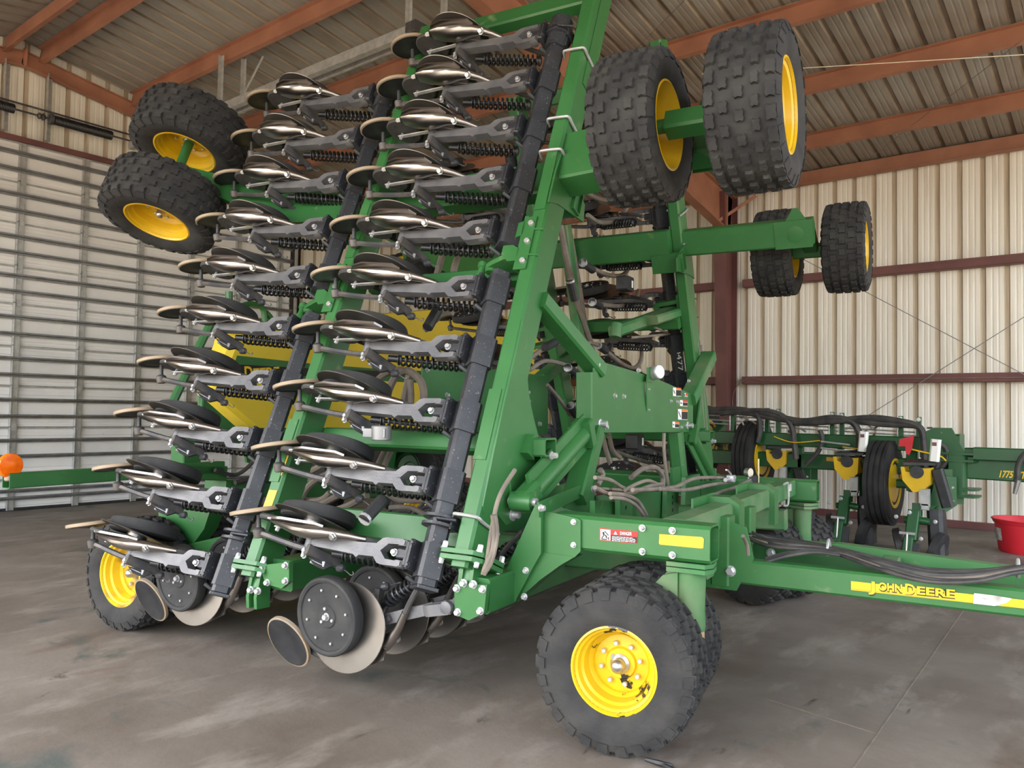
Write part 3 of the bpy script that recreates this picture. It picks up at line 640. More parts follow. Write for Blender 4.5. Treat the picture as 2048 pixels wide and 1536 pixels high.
g = MB(); g.prism([wg(.42, -.15, 3.0)+PO, wg(.42, -.02, 3.0)+PO, wg(.42, -.02, 4.0)+PO, wg(.42, -.15, 4.0)+PO], (.006, 0, 0)); g.tube([wg(.33, .03, 3.78)+PO, wg(.29, .12, 3.79)+PO], .026, 12); both('post_lug', g, 'green')
# ---- front caster arms of the wings: a deep tube out to the pivot, axle along u hanging two wheels
cw_b = 2.43
g = MB(); g.bar(wg(.36, -.15, cw_b), wg(1.40, -.15, cw_b), .16, .21, WM, .014)
ep = MB(); ep.prism([wg(1.12, -.232, cw_b-.11), wg(1.405, -.232, cw_b-.11), wg(1.405, -.232, cw_b+.11), wg(1.12, -.232, cw_b+.11)], NM*-.006); ep.lathe(wg(1.28, -.235, cw_b), -NM, [(.06, 0), (.066, .006), (.05, .008)], 20)
lg = MB(); lg.prism([wg(1.2, -.2, cw_b+.1), wg(1.36, -.2, cw_b+.1), wg(1.3, -.2, cw_b+.2), wg(1.26, -.2, cw_b+.2)], NM*.012)
cp = MB(); cp.bar(wg(.34, -.17, cw_b+.02), wg(.62, -.15, cw_b+.02), .2, .34, WM, .012)
ca_ = both('caster_arm', g, 'green', [('pivot_plate', ep, 'green'), ('chain_lug', lg, 'green')]); part('arm_socket', cp, 'green', ca_[0])
g = MB(); 
g.lathe(wg(1.31, -.06, cw_b), NM, [(.08, 0), (.08, .03), (.06, .04), (.06, .22), (.045, .24)], 18)
ax0 = wg(1.31, .31, cw_b-.25)
g.bar(wg(1.31, .1, cw_b-.02), ax0, .09, .12, UM, .012); g.bar(ax0-UM*.15, ax0+UM*.15, .11, .11, NM, .012); g.tube([ax0-UM*.32, ax0+UM*.32], .036, 12)
cf = both('caster_fork', g, 'green')
for s_ in (-1, 1):
    c = ax0+UM*(.282*s_); zx = UM*s_
    W_worn('caster_wheel', axm(c-DO, WM, zx.cross(WM), zx), drill)
    c = mir(c); wf = V((0, -sn, cs)); W_turf2('caster_wheel', axm(c-DO, wf, zx.cross(wf), zx), drill)
# ---- rear wheels of the wings on a long arm, axle along the wing
AN = .2
g = MB(); aa = [hn(344, 334, .17), hn(372, 332, .17), hn(470, 357, .0), hn(560, 388, -.1), hn(700, 372, -.2), hn(700, 440, -.2), hn(560, 445, -.1), hn(470, 409, .0), hn(398, 372, .17)]
g.prism(aa, NM*-.10)
g.bar(hn(360, 342, .14), hn(470, 366, -.03), .12, .02, WM, .004)
ra = both('rear_wheel_arm', g, 'green')[0]
wc = (hn(383, 275, AN), hn(328, 411, AN)); wax = (wc[0]-wc[1]).normalized()
for c in wc:
    zx = -wax; W_lift('wing_wheel', axm(c-DO, UM, zx.cross(UM), zx), drill); c2 = mir(c); zf = V((zx.x, -zx.y, zx.z)); W_lift('wing_wheel', axm(c2-DO, UM, zf.cross(UM), zf), drill)
g = MB(); g.tube([wc[0], wc[1]], .036, 12)
both('wing_axle', g, 'green')
# ---- centre frame of the drill
VL = 5.2
def mirL(me):
    n = me.copy()
    for v_ in n.vertices: v_.co.y = 2*VL-v_.co.y
    n.flip_normals(); return n
for du in (0, -1.343):
    ub_, zb_ = (-2.045, .615) if not du else (-3.32, .565)
    g = MB(); g.bar((ub_, 3.3, zb_), (ub_, 7.3, zb_), .17, .17, (0, 0, 1), .012); fb = part('frame_beam', g, 'green')
    o = V((du, 0, 0))+(V((0, -.076, -.12)) if du else V((0, 0, 0)))
    g = MB()                                                  # foot of the wing post and its fold hinge
    for wv in (-.004, -.034): g.prism([wg(u, n, wv)+PO+(DR if du else V((0, 0, 0))) for u, n in ((.25, .05), (.28, .085), (.46, .085), (.5, .05), (.5, -.16), (.46, -.2), (.28, -.2), (.25, -.16))], WM*.022)
    hinge = g
    b0 = wg(.37, -.03, -.05)+PO+(DR if du else V((0, 0, 0)))
    px = [(908, 1168), (974, 1170), (968, 1226), (937, 1241), (910, 1229)] if not du else [(519, 1131), (578, 1124), (578, 1164), (563, 1177), (531, 1168)]
    pv_ = b0.y+.0
    pl = [hv(x, y, pv_-.05) for x, y in px]
    hinge.prism(pl, (0, .03, 0))
    for k in (-.01, .05):
        hinge.prism([b0+V((k-.012, -.02, .03)), b0+V((k-.012, .05, .03)), b0+V((k-.012, .05, -.17)), b0+V((k-.012, -.045, -.165)), b0+V((k-.012, -.05, -.1))], (.022, 0, 0))
    hinge.prism([b0+V((-.05, -.0, .02)), b0+V((.06, -.0, .02)), b0+V((.02, -.04, -.08)), b0+V((-.01, -.04, -.08))], (0, .05, 0))
    bt = BL()
    for u, n in ((.275, .055), (.475, .055), (.475, -.17)): bt.bolt(wg(u, n, .018)+PO+(DR if du else V((0, 0, 0))), WM, .015, .03); bt.bolt(wg(u, n, -.034)+PO+(DR if du else V((0, 0, 0))), -WM, .013, .02)
    cpl = sum(pl, V((0, 0, 0)))/5
    for q in (0, 1, 2, 4): bt.bolt(pl[q].lerp(cpl, .22)+V((0, -.002, 0)), (0, -1, 0), .015, .018)
    for q in (.02, .075): bt.bolt(b0+V((q, -.05, -.06)), (0, -1, 0), .016, .02)
    h1 = part('fold_hinge', hinge, 'green'); bs_ = part('hinge_bolts', bt, 'bolt', h1)
    h2 = part('fold_hinge', flipm(h1.data), 'green'); [part('bolt', flipm(b_.data), 'bolt', h2) for b_ in bs_]
for v_ in (4.2, 6.3):
    g = MB(); g.bar((-3.5, v_, .66), (-1.15, v_, .72), .15, .15, (0, 0, 1), .012); part('frame_rail', g, 'green_dusty')
# side arms carrying the front casters
g = MB(); g.bar((-1.78, 3.67, .912), (-.985, 3.67, .912), .16, .17, (0, 0, 1), .016, .009)
a_l = part('caster_beam', g, 'green'); part('caster_beam', mirL(a_l.data), 'green')
g = MB(); g.prism([hv(x, y, 3.588) for x, y in ((1078, 1018), (1156, 1036), (1163, 1040), (1163, 1102), (1150, 1115), (1081, 1106))], (0, -.012, 0))
g.prism([hv(x, y, 3.57) for x, y in ((1081, 1104), (1149, 1114), (1120, 1131), (1080, 1160), (1052, 1185), (1028, 1203), (1050, 1158))], (0, .1, 0))
g.prism([hv(x, y, 3.54) for x, y in ((1071, 1008), (1082, 1016), (1082, 1106), (1062, 1142), (1030, 1203), (992, 1222), (990, 1190))], (0, .03, 0))
sp_ = part('side_plate', g, 'green')
bt = BL()
for x, y in ((1147, 1044), (1147, 1090)): bt.bolt(hv(x, y, 3.574), (0, -1, 0), .012, .013)
for x, y in ((1052, 1141), (1049, 1193)): bt.bolt(hv(x, y, 3.538), (0, -1, 0), .014, .016)
part('plate_bolts', bt, 'bolt', sp_)
bt = BL()
for x, y in ((1285, 1056), (1345, 1061), (1285, 1103), (1345, 1110)): bt.lathe(hv(x, y, 3.588), (0, -1, 0), [(.017, 0), (.017, .005)], 14); bt.bolt(hv(x, y, 3.582), (0, -1, 0), .011, .016, False); bt.lathe(hv(x, y, 3.58), (0, -1, 0), [(.006, 0), (.006, .028)], 8)
part('beam_bolts', bt, 'bolt', a_l)
g = MB(); g.prism([hv(x, y, 3.589) for x, y in ((1319, 1068), (1404, 1074), (1408, 1078), (1407, 1096), (1403, 1097), (1320, 1089), (1318, 1086))], (0, -.002, 0)); part('reflector', g, 'dyellow', a_l, 'yellow reflective strip')
def decal(par, name, corners, mt, pl=3.589, ax=1, th=.0015, d=-1):
    f = {0: hu, 1: hv, 2: hz}[ax]; g = MB(); dv = V((0, 0, 0)); dv[ax] = th*d; g.prism([f(x, y, pl) for x, y in corners], dv); return part(name, g, mt, par)
decal(a_l, 'warning_label', ((1199, 1056), (1276, 1063), (1275, 1088), (1199, 1080)), 'lred'); 
decal(a_l, 'label_field', ((1201, 1058), (1221, 1060), (1221, 1081), (1201, 1079)), 'lwhite', 3.5872)
decal(a_l, 'label_field', ((1222, 1070), (1274, 1074.5), (1273.5, 1086.5), (1222, 1081.5)), 'lblack', 3.5872)
def text(par, txt, size, org, x, y, mt, wid=None, extr=.0006, offset=0, name='lettering'):
    me = text_mesh(txt, size, mt, extr, offset); x = V(x).normalized(); y = V(y); z = x.cross(y).normalized(); y = z.cross(x)
    if wid:
        w0 = max(v_.co.x for v_ in me.vertices)-min(v_.co.x for v_ in me.vertices)
        for v_ in me.vertices: v_.co.x *= wid/w0
    me.transform(axm(V(org), x, y, z)); return part(name, me, mt, par)
o_, e_ = hv(1236, 1071.5, 3.586), hv(1266, 1073.5, 3.586); text(a_l, 'DANGER', .022, hv(1240, 1069.5, 3.5865), e_-o_, (0, 0, 1), 'lwhite', .058)
g = MB(); p_ = hv(1231, 1069, 3.5865); g.prism([p_+V((-.009, 0, 0)), p_+V((.009, 0, 0)), p_+V((0, 0, .016))], (0, -.001, 0)); part('alert_triangle', g, 'lwhite', a_l)
g = MB()
for r_, (xa, xb) in enumerate(((1224, 1266), (1224, 1270), (1224, 1271), (1224, 1270))):
    y0 = 1073.0+r_*2.6; x = xa
    rr_ = random.Random(r_)
    while x < xb:
        l_ = rr_.uniform(3, 8); a, b = hv(x, y0+(x-1222)*.07, 3.5853), hv(min(x+l_, xb), y0+(x+l_-1222)*.07, 3.5853); g.bar(a, b, .0008, .0028, (0, 0, 1), .0002); x += l_+1.2
part('small_print', g, 'lwhite', a_l)
g = MB()
for a, b in (((1209, 1062), (1217, 1071)), ((1206, 1068), (1211, 1071)), ((1208, 1069), (1205, 1075)), ((1210, 1070), (1214, 1073)), ((1206, 1073), (1203, 1077)), ((1203, 1078), (1214, 1079)), ((1217, 1074), (1217, 1080)), ((1211, 1073), (1215, 1077))):
    g.bar(hv(*a, 3.5853), hv(*b, 3.5853), .0008, .005, (0, 0, 1), .0002)
g.lathe(hv(1207, 1066, 3.5855), (0, -1, 0), [(.006, 0), (.006, .0008)], 8); part('pictogram', g, 'lblack', a_l)
# front caster assemblies
def caster(pu_, pv, rot, mirror=False):
    Rz = Matrix.Rotation(rot, 3, 'Z'); f = lambda a, b, z: V((pu_, pv, 0))+(Rz @ V((a, b, 0)))+V((0, 0, z))
    g = MB()
    for z in (.775, .80): g.prism([f(a, b, z) for a, b in ((-.1, -.08), (.08, -.1), (.11, -.05), (.11, .05), (.08, .1), (-.1, .08))], (0, 0, .02))
    g.lathe(f(0, 0, .50), (0, 0, 1), [(.066, 0), (.07, .02), (.066, .1), (.07, .27)], 22)
    for b in (-.06, .06): g.prism([f(-.05, b, .77), f(-.12, b, .75), f(-.2, b, .66), f(-.33, b, .5), f(-.33, b, .36), f(-.2, b, .38), f(-.05, b, .52)], (Rz @ V((0, .02 if b < 0 else -.02, 0))))
    g.bar(f(-.27, -.1, .42), f(-.27, .1, .42), .13, .16, (0, 0, 1), .012); g.tube([f(-.27, -.25, .372), f(-.27, .25, .372)], .04, 12)
    c = part('caster_pivot', g, 'green_dusty')
    g = MB(); g.lathe(f(0, 0, .455), (0, 0, 1), [(.06, 0), (.065, .01), (.065, .045)], 18); part('grease_cap', g, 'rust', c)
    for s_ in (-1, 1):
        cc_ = f(-.27, s_*.215, .372); zx = Rz @ V((0, s_, 0)); W_turf('caster_wheel', axm(cc_-DO, Rz @ V((1, 0, 0)), zx.cross(Rz @ V((1, 0, 0))), zx), drill)
caster(-1.10, 3.69, math.radians(6.5)); caster(-1.10, 2*VL-3.69, math.radians(-24))
# cross tube ahead of the frame, with its hook plates
g = MB(); g.bar((-1.2, 3.74, .935), (-1.2, 6.62, .935), .13, .125, (0, 0, 1), .012); ct = part('front_cross_tube', g, 'green_dusty')
for v0 in (4.62, 5.62):
    g = MB(); g.prism([V((-1.12, v0, z)) for z in (.84, .84)][:0] or [V((-1.28, v0, .9)), V((-1.28, v0, 1.03)), V((-1.16, v0, 1.03)), V((-1.10, v0, .99)), V((-1.10, v0, .76)), V((-1.14, v0, .76)), V((-1.135, v0, .98)), V((-1.24, v0, 1.0)), V((-1.24, v0, .9))], (0, .13, 0)); g.prism([V((-1.29, v0-.3, .88)), V((-1.29, v0+.13, .88)), V((-1.29, v0+.13, 1.04)), V((-1.29, v0-.3, 1.04))], (.012, 0, 0)); part('hook_plate', g, 'green', ct)
g = MB(); g.tube(spl([V((-1.11, 6.0, 1.01)), V((-1.105, 6.05, 1.015)), V((-1.1, 6.1, 1.0)), V((-1.1, 6.1, .86)), V((-1.13, 6.08, .85))], 4), .008, 6); part('tube_bolt', g, 'galv', ct)
g = MB(); g.prism([V((-1.118, 6.25, .94)), V((-1.118, 6.33, .94)), V((-1.118, 6.33, .99)), V((-1.118, 6.25, .99))], (.002, 0, 0)); part('small_label', g, 'paper', ct)
# tongue
tl = -1.09
g = MB(); g.bar((tl, 4.41, .662), (2.9, 4.43, .655), .1, .13, (0, 0, 1), .012); tn = part('tongue_beam', g, 'green')
g = MB(); g.prism([V((tl, 4.93, .6)), V((2.9, 4.85, .6)), V((2.9, 4.85, .74)), V((.2, 4.9, .74)), V((-.25, 4.92, .76)), V((-.6, 4.93, .775)), V((-.9, 4.94, .76)), V((tl, 4.94, .73))], (0, .08, 0)); tn2 = part('tongue_beam', g, 'green')
for u in (-.33, 1.2):
    g = MB(); g.bar((u, 4.46, .69), (u, 4.92, .69), .09, .1, (0, 0, 1), .01); part('tongue_spreader', g, 'green_dusty')
g = MB(); g.bolt(hv(1461, 1142, 4.36), (0, -1, 0), .024, .022); part('tongue_bolt', g, 'bolt', tn); g = MB(); g.bolt(V((-.98, 4.9, .69)), (0, -1, 0), .022, .022); part('tongue_bolt', g, 'bolt', tn2)
g = MB(); g.prism([V((-1.2, 4.36, .98)), V((-1.06, 4.36, .92)), V((-1.0, 4.36, .9)), V((-.96, 4.36, .74)), V((-1.05, 4.36, .56)), V((-1.22, 4.36, .56))], (0, .012, 0)); g.bar((-1.14, 4.42, .95), (-1.14, 4.42, .58), .14, .1, (1, 0, 0), .01); g.bar((-1.14, 4.94, .95), (-1.14, 4.94, .58), .14, .1, (1, 0, 0), .01)
g.bar((-1.15, 4.4, .62), (-1.15, 5.6, .62), .1, .12, (0, 0, 1), .01); part('tongue_mount', g, 'green')
TV = 4.359
def strip(c, mt, pl=TV, name='decal_strip'): return decal(tn, name, c, mt, pl)
s1 = strip(((1702, 1162), (2048, 1200), (2140, 1210), (2140, 1228), (2048, 1217), (1702, 1180)), 'lyellow', TV)
s1['label'] = 'yellow lettered stripe'
for k in range(3): strip(((1702, 1176.5+k*1.3), (2140, 1222.5+k*1.6), (2140, 1223.1+k*1.6), (1702, 1177+k*1.3)), 'dyellow', TV-.0016, 'stripe_line')
def jd(par, x0, y0, x1, y1, pl, dz, mt, sc=1.0):
    o, e = hv(x0, y0, pl), hv(x1, y1, pl); xx = (e-o); L = xx.length; xx.normalize(); q = o+V((0, 0, dz))
    wd = {'J': .085, 'OHN': .30, 'D': .125, 'EERE': .46}; tot = sum(wd.values())+.03; cur = 0
    for t, s_, dd in (('J', 1.3, -.010), ('OHN', 1, 0), ('D', 1.3, -.004), ('EERE', 1, 0)):
        wl = wd[t]/tot*L; text(par, t, s_*.052*sc, q+xx*cur+V((0, 0, dd*sc)), xx, (0, 0, 1), mt, wl*.94, .0008, (.0042 if mt == 'lblack' else .0018)*sc); cur += wl+.01/tot*L
for off, mt, pl in (((1.2, 1.6), 'lblack', TV-.0022), ((0, 0), 'lyellow', TV-.0042)):
    jd(tn, 1741+off[0], 1178+off[1], 1914+off[0], 1196+off[1], pl, 0, mt)
g = MB(); g.prism([hv(x, y, TV-.004) for x, y in ((1948, 1186), (1990, 1191), (2024, 1197), (2012, 1206), (1990, 1212), (1946, 1207))], (0, -.001, 0)); part('torn_sticker', g, 'paper', tn)
# tower, lift cylinders and braces at the front (u = -1.95)
PU = -1.95
g = MB(); g.prism([hu(x, y, PU) for x, y in ((1189, 719), (1300, 752), (1386, 789), (1386, 864), (1189, 865))], (-.012, 0, 0)); tw = part('tower_panel', g, 'green')
bt = BL()
for x, y, r in ((1194, 730, .014), (1275, 741, .014), (1376, 762, .012), (1228, 792, .013), (1246, 793, .013), (1341, 802, .01), (1353, 804, .012), (1297, 779, .008), (1297, 820, .008), (1211, 854, .014), (1362, 855, .011)): bt.bolt(hu(x, y, PU), UM, r, r*1.2)
for x, y in ((1199, 848), (1374, 851)): bt.lathe(hu(x, y, PU), UM, [(.032, 0), (.032, .008), (.02, .012), (.02, .05)], 16)
part('panel_bolts', bt, 'bolt', tw)
g = MB(); g.bar(hu(1294, 752, PU+.03), hu(1294, 822, PU), .03, .004, UM, .001); g.prism([hu(x, y, PU+.02) for x, y in ((1293, 735), (1308, 733), (1308, 763), (1293, 763))], UM*.01); part('gauge_bracket', g, 'green', tw)
g = MB(); q = hu(1306, 746, PU+.03); gd = V((.85, -.4, .1)).normalized(); g.lathe(q, gd, [(.048, 0), (.052, .005), (.052, .06), (.048, .066)], 24); gg = part('pressure_gauge', g, 'galv', tw); 
g = MB(); g.lathe(q+gd*.0665, gd, [(.046, 0), (.044, .003)], 24); part('gauge_face', g, 'gauge_glass', tw)
for x0, y0, x1, y1, top in ((1346, 775, 1362, 793, 'lorange'), (1360, 800, 1375, 813, 'lred'), (1356, 818, 1375, 840, 'lorange'), (1345, 843, 1358, 856, 'lorange'), (1369, 786, 1375, 794, 'lred')):
    decal(tw, 'warning_label', ((x0, y0), (x1, y0+1), (x1, y1), (x0, y1-1)), 'lwhite', PU+.0005, 0, .0015, 1)
    xm = x0+(x1-x0)*.38
    decal(tw, 'label_field', ((xm, y0), (x1, y0+1), (x1, y0+5), (xm, y0+4.4)), top, PU+.002, 0, .001, 1)
    decal(tw, 'label_field', ((xm, y0+5), (x1, y0+5.6), (x1, y1-1), (xm, y1-1.5)), 'lblack', PU+.002, 0, .001, 1)
    decal(tw, 'label_field', ((x0+1.5, y0+4), (xm-1.5, y1-6), (xm-2.5, y1-5), (x0+1, y0+7)), 'lblack', PU+.002, 0, .001, 1)
g = MB(); g.bar(hu(1174, 745, PU-.05), hu(1174, 866, PU-.05), .1, .11, UM, .008); g.bar(hu(1186, 862, PU-.03), hu(1149, 1000, PU+.02), .10, .13, UM, .012); g.prism([hu(x, y, PU+.02) for x, y in ((1127, 1015), (1187, 965), (1189, 1020), (1180, 1030))], UM*-.01)
part('tower_leg', g, 'green')
g = MB(); g.bar(hu(1350, 864, PU-.05), hu(1362, 985, PU-.02), .1, .12, UM, .03); g.prism([hu(x, y, PU) for x, y in ((1345, 935), (1372, 930), (1374, 990), (1346, 990))], UM*-.02); part('tower_leg', g, 'green')
g = MB(); g.bar(hu(1196, 742, PU-.03), hu(1076, 600, PU-.12), .1, .12, UM, .014); part('wing_stop', g, 'green')
g = MB(); g.bar(hu(1376, 800, PU-.03), hu(1418, 712, PU-.03), .1, .13, UM, .01); part('wing_stop', g, 'green_dusty')
def cyl(a, b, name='lift_cylinder'):
    a, b = V(a), V(b); d = (b-a).normalized(); g = MB(); x, y, z = frame(d, UM)
    g.tube([a.lerp(b, .12), a.lerp(b, .96)], .052, 18); g.bar(a.lerp(b, .1)+y*0+x*.06, b+x*.06, .1, .02, UM, .004); g.bar(a.lerp(b, .1)-x*.062, b-x*.062, .09, .012, UM, .003)
    g.bar(a.lerp(b, .93), b, .17, .12, UM, .01); g.bar(a, a.lerp(b, .14), .12, .1, UM, .02); g.lathe(a-UM*.06, UM, [(.05, 0), (.05, .12)], 16)
    c = part(name, g, 'green'); h = MB(); h.lathe(a-UM*.08, UM, [(.022, 0), (.022, .16)], 12); part('cylinder_pin', h, 'bolt', c)
cyl(hu(1046, 1003, PU), hu(1172, 862, PU)); cyl(hu(1424, 958, PU), hu(1378, 866, PU))
g = MB(); g.bar(hu(1076, 1020, PU+.13), hu(1186, 971, PU+.02), .012, .075, (0, 0, 1), .004); ln = part('side_link', g, 'green')
bt = BL()
for x, y, u in ((1081, 1016, PU+.14), (1184, 978, PU+.03)): bt.bolt(hu(x, y, u), UM, .016, .02)
part('link_bolts', bt, 'bolt', ln)
g = MB(); g.bar(hu(1066, 1005, PU-.2), hu(1150, 970, PU-.3), .012, .08, (0, 0, 1), .004); part('side_link', g, 'green')
for poly, u in ((((1190, 1002), (1238, 1003), (1238, 1048), (1190, 1045)), -1.7), (((1240, 1000), (1265, 1002), (1265, 1052), (1240, 1050)), -1.65), (((1268, 985), (1332, 983), (1326, 1042), (1276, 1045)), -1.72), (((1334, 982), (1357, 982), (1357, 1040), (1332, 1040)), -1.68), (((1372, 955), (1400, 948), (1400, 1005), (1370, 1010)), -1.6), (((1400, 962), (1530, 960), (1530, 1000), (1404, 1000)), -1.6)):
    g = MB(); g.prism([hu(x, y, u) for x, y in poly], UM*-.03); part('frame_plate', g, 'green')
g = MB()
for y in (994, 1006, 1020): g.lathe(hu(1345, y, -1.679), UM, [(.012, 0), (.012, .002)], 10)
g.lathe(hu(1252, 1015, -1.649), UM, [(.012, 0), (.012, .002)], 10); part('bolt_holes', g, 'lblack')
# rear tower panel and rear parts seen between the wings
g = MB(); g.prism([hu(x, y, -3.3) for x, y in ((845, 722), (1096, 752), (1096, 868), (845, 872))], (-.012, 0, 0)); tw2 = part('tower_panel', g, 'green')
bt = BL()
for x, y in ((853, 738), (893, 791), (1056, 803), (1078, 848), (1055, 785)): bt.bolt(hu(x, y, -3.3), UM, .018, .02)
part('panel_bolts', bt, 'bolt', tw2)
g = MB(); g.bar(hu(1080, 760, -3.4), hu(1145, 705, -3.4), .11, .12, UM, .01); part('wing_stop', g, 'green_dusty')
g = MB(); g.bar(hu(1150, 560, -3.5), hu(1180, 730, -3.5), .12, .12, UM, .01); 
# handwriting on the far bar
b9 = mir(P0+UM*.145-NM*.06+WM*1.52)
fw_, fn_ = V((0, -sn, cs)), V((0, cs, sn)); tz = UM*math.sin(.7)-fn_*math.cos(.7)
text(None, '80477', .065, b9+tz*.0515-tz.cross(-fw_)*.025, -fw_, tz.cross(-fw_), 'lwhite', .27, name='chalk_marking')['label'] = 'handwritten white number on the black bar'
# ---- centre row openers, in working position under the frame
dn = V((0, 0, -1))
for k in range(10):
    for du, v0 in ((0, 3.30), (-1.343, 3.46)):
        mm = axm(V((-2.175+du, v0+k*.381, .54))-DO, UM, V((0, -1, 0)), dn) @ Matrix.Rotation(math.radians(13 if du == 0 else 12), 4, 'Y')
        make_opener(drill, mm, ('clamp',) if k == 0 else ())
for du in (0, -1.343):
    g = MB(); g.bar((-2.1+du, 3.4, .53), (-2.1+du, 7.1, .53), .1, .1, (0, 0, 1), .012); part('tool_bar', g, 'black')
# ---- rear wheels of the centre frame
c = hz(240, 1150, .37); c.y += .14; c.z = .37
for k, dv in enumerate((0, .52)):
    cc_ = c+V((0, dv, 0)); zx = V((0, -1 if k == 0 else 1, 0)); W_rear('rear_wheel', axm(cc_-DO, UM, zx.cross(UM), zx), drill)
    cm = V((cc_.x, 2*VC-cc_.y, .37)); W_rear('rear_wheel', axm(cm-DO, UM, (-zx).cross(UM), -zx), drill)
g = MB(); pv_ = c.y+.2
g.prism([hv(x, y, pv_) for x, y in ((316, 1015), (420, 1022), (408, 1058), (374, 1106), (330, 1088), (318, 1042))], (0, .12, 0)); g.tube([c+V((0, .05, 0)), c+V((0, .45, 0))], .04, 12)
g.bar(c+V((0, .26, .05)), c+V((1.0, .26, .3)), .14, .14, (0, 0, 1), .012); part('rear_wheel_mount', g, 'green')
for y0, y1, u in ((4.9, 5.5, -2.6),):
    pass
# ---- hoses
def hose(pts, r=.012, mt='hose', name='hose', k=6): g = MB(); g.tube(spl(pts, k), r, 8); return part(name, g, mt)
U3 = lambda l, u: [hu(x, y, u) for x, y in l]
hose(U3(((1030, 940), (1000, 990), (985, 1050), (972, 1140)), -1.9), .011); hose(U3(((985, 1030), (988, 1060), (985, 1100), (970, 1135), (966, 1150)), -1.88), .011); hose(U3(((990, 1030), (994, 1070), (984, 1120), (968, 1148)), -1.87), .011)
for l, u, r in ((((1120, 450), (1150, 590), (1185, 700), (1192, 760)), -2.9, .028), (((1140, 470), (1165, 620), (1180, 740)), -3.0, .028),
                (((1175, 430), (1200, 445), (1235, 440), (1255, 415)), -2.7, .02), (((1165, 380), (1190, 395), (1215, 400), (1238, 385)), -2.75, .02),
                (((1175, 530), (1210, 548), (1245, 550), (1264, 525), (1266, 512)), -2.7, .02), (((1195, 608), (1240, 612), (1270, 600), (1277, 580)), -2.7, .02),
                (((1210, 700), (1245, 728), (1270, 735), (1283, 715), (1281, 680)), -2.7, .02), (((1170, 695), (1180, 685), (1195, 690)), -2.7, .016),
                (((1310, 655), (1350, 670), (1380, 665), (1392, 640)), -2.3, .011), (((1265, 675), (1320, 670), (1380, 662)), -2.3, .011),
                (((1398, 680), (1400, 760), (1408, 860)), -2.05, .012), (((1402, 690), (1406, 770), (1413, 862)), -2.05, .012), (((1396, 660), (1398, 720), (1402, 800), (1410, 865)), -2.08, .01),
                (((1095, 770), (1120, 800), (1140, 830)), -2.9, .016), (((1050, 725), (1075, 705), (1100, 690)), -2.9, .02), (((1060, 740), (1090, 722), (1130, 730), (1150, 745)), -2.9, .018),
                (((1146, 900), (1149, 940), (1148, 985)), -2.3, .018),
                (((1328, 866), (1328, 900), (1332, 940), (1338, 975)), -1.75, .012),
                (((1190, 955), (1220, 960), (1245, 975), (1265, 982)), -1.62, .011), (((1190, 975), (1225, 990), (1265, 985), (1300, 972), (1325, 968)), -1.6, .012), (((1250, 980), (1280, 965), (1300, 962), (1325, 974)), -1.6, .011),
                (((1265, 980), (1310, 978), (1350, 974), (1385, 958), (1420, 955), (1455, 957)), -1.5, .012), (((1320, 978), (1370, 980), (1420, 970), (1460, 964)), -1.48, .012), (((1380, 1030), (1410, 1000), (1440, 985), (1470, 975), (1500, 960)), -1.42, .013),
                (((1220, 987), (1250, 990), (1275, 1002), (1293, 1030)), -1.55, .011), (((1222, 995), (1248, 998), (1270, 1010), (1288, 1032)), -1.55, .011),
                (((1235, 905), (1280, 920), (1330, 936)), -2.6, .018), (((1262, 955), (1285, 938), (1310, 935), (1325, 952), (1325, 975)), -2.0, .02), (((1300, 925), (1310, 915), (1312, 895)), -2.6, .02),
                (((1205, 870), (1212, 900), (1220, 925)), -2.4, .02), (((1218, 868), (1225, 900), (1240, 915)), -2.4, .02), (((1200, 940), (1205, 950), (1195, 970)), -1.9, .018)):
    hose(U3(l, u), r)
# coils of seed hose behind the near wing
for l, u, r in ((((645, 930), (600, 960), (580, 1010), (600, 1060), (640, 1110), (720, 1130)), 4.25, .024), (((670, 940), (620, 970), (597, 1015), (610, 1060), (650, 1100)), 4.2, .024), (((660, 985), (640, 1000), (600, 1000)), 4.25, .022), (((725, 975), (690, 985), (640, 1010), (610, 1020)), 4.15, .024), (((735, 990), (700, 1010), (660, 1025)), 4.1, .024),
                (((770, 985), (800, 1000), (850, 1000)), 4.0, .018), (((780, 1015), (820, 1015), (850, 1030)), 4.0, .016),
                (((770, 800), (790, 755), (815, 742), (840, 760), (848, 790), (842, 815)), 4.25, .026), (((745, 770), (770, 748), (800, 740), (830, 755)), 4.35, .024), (((818, 750), (808, 800), (800, 825)), 4.25, .024), (((820, 760), (822, 800), (816, 825)), 4.22, .022),
                (((850, 660), (880, 632), (905, 625)), 4.25, .022), (((885, 510), (875, 545), (868, 570)), 4.25, .022), (((920, 505), (910, 530), (905, 560)), 4.25, .022),
                (((785, 895), (770, 930), (760, 950)), 4.1, .018), (((775, 890), (755, 930), (742, 955)), 4.12, .018), (((760, 800), (752, 850)), 4.25, .022), (((555, 1065), (570, 1110), (620, 1160), (700, 1165)), 4.3, .05), (((560, 1000), (550, 1040), (570, 1100)), 4.3, .05)):
    hose([hv(x, y, u) for x, y in l], r)
hose([hz(x, y, z) for x, y, z in ((1480, 1052, .8), (1540, 1085, .78), (1650, 1098, .78), (1760, 1128, .76), (1850, 1150, .74), (1950, 1152, .76), (2040, 1138, .8), (2120, 1130, .82))], .02, 'hose_dark')
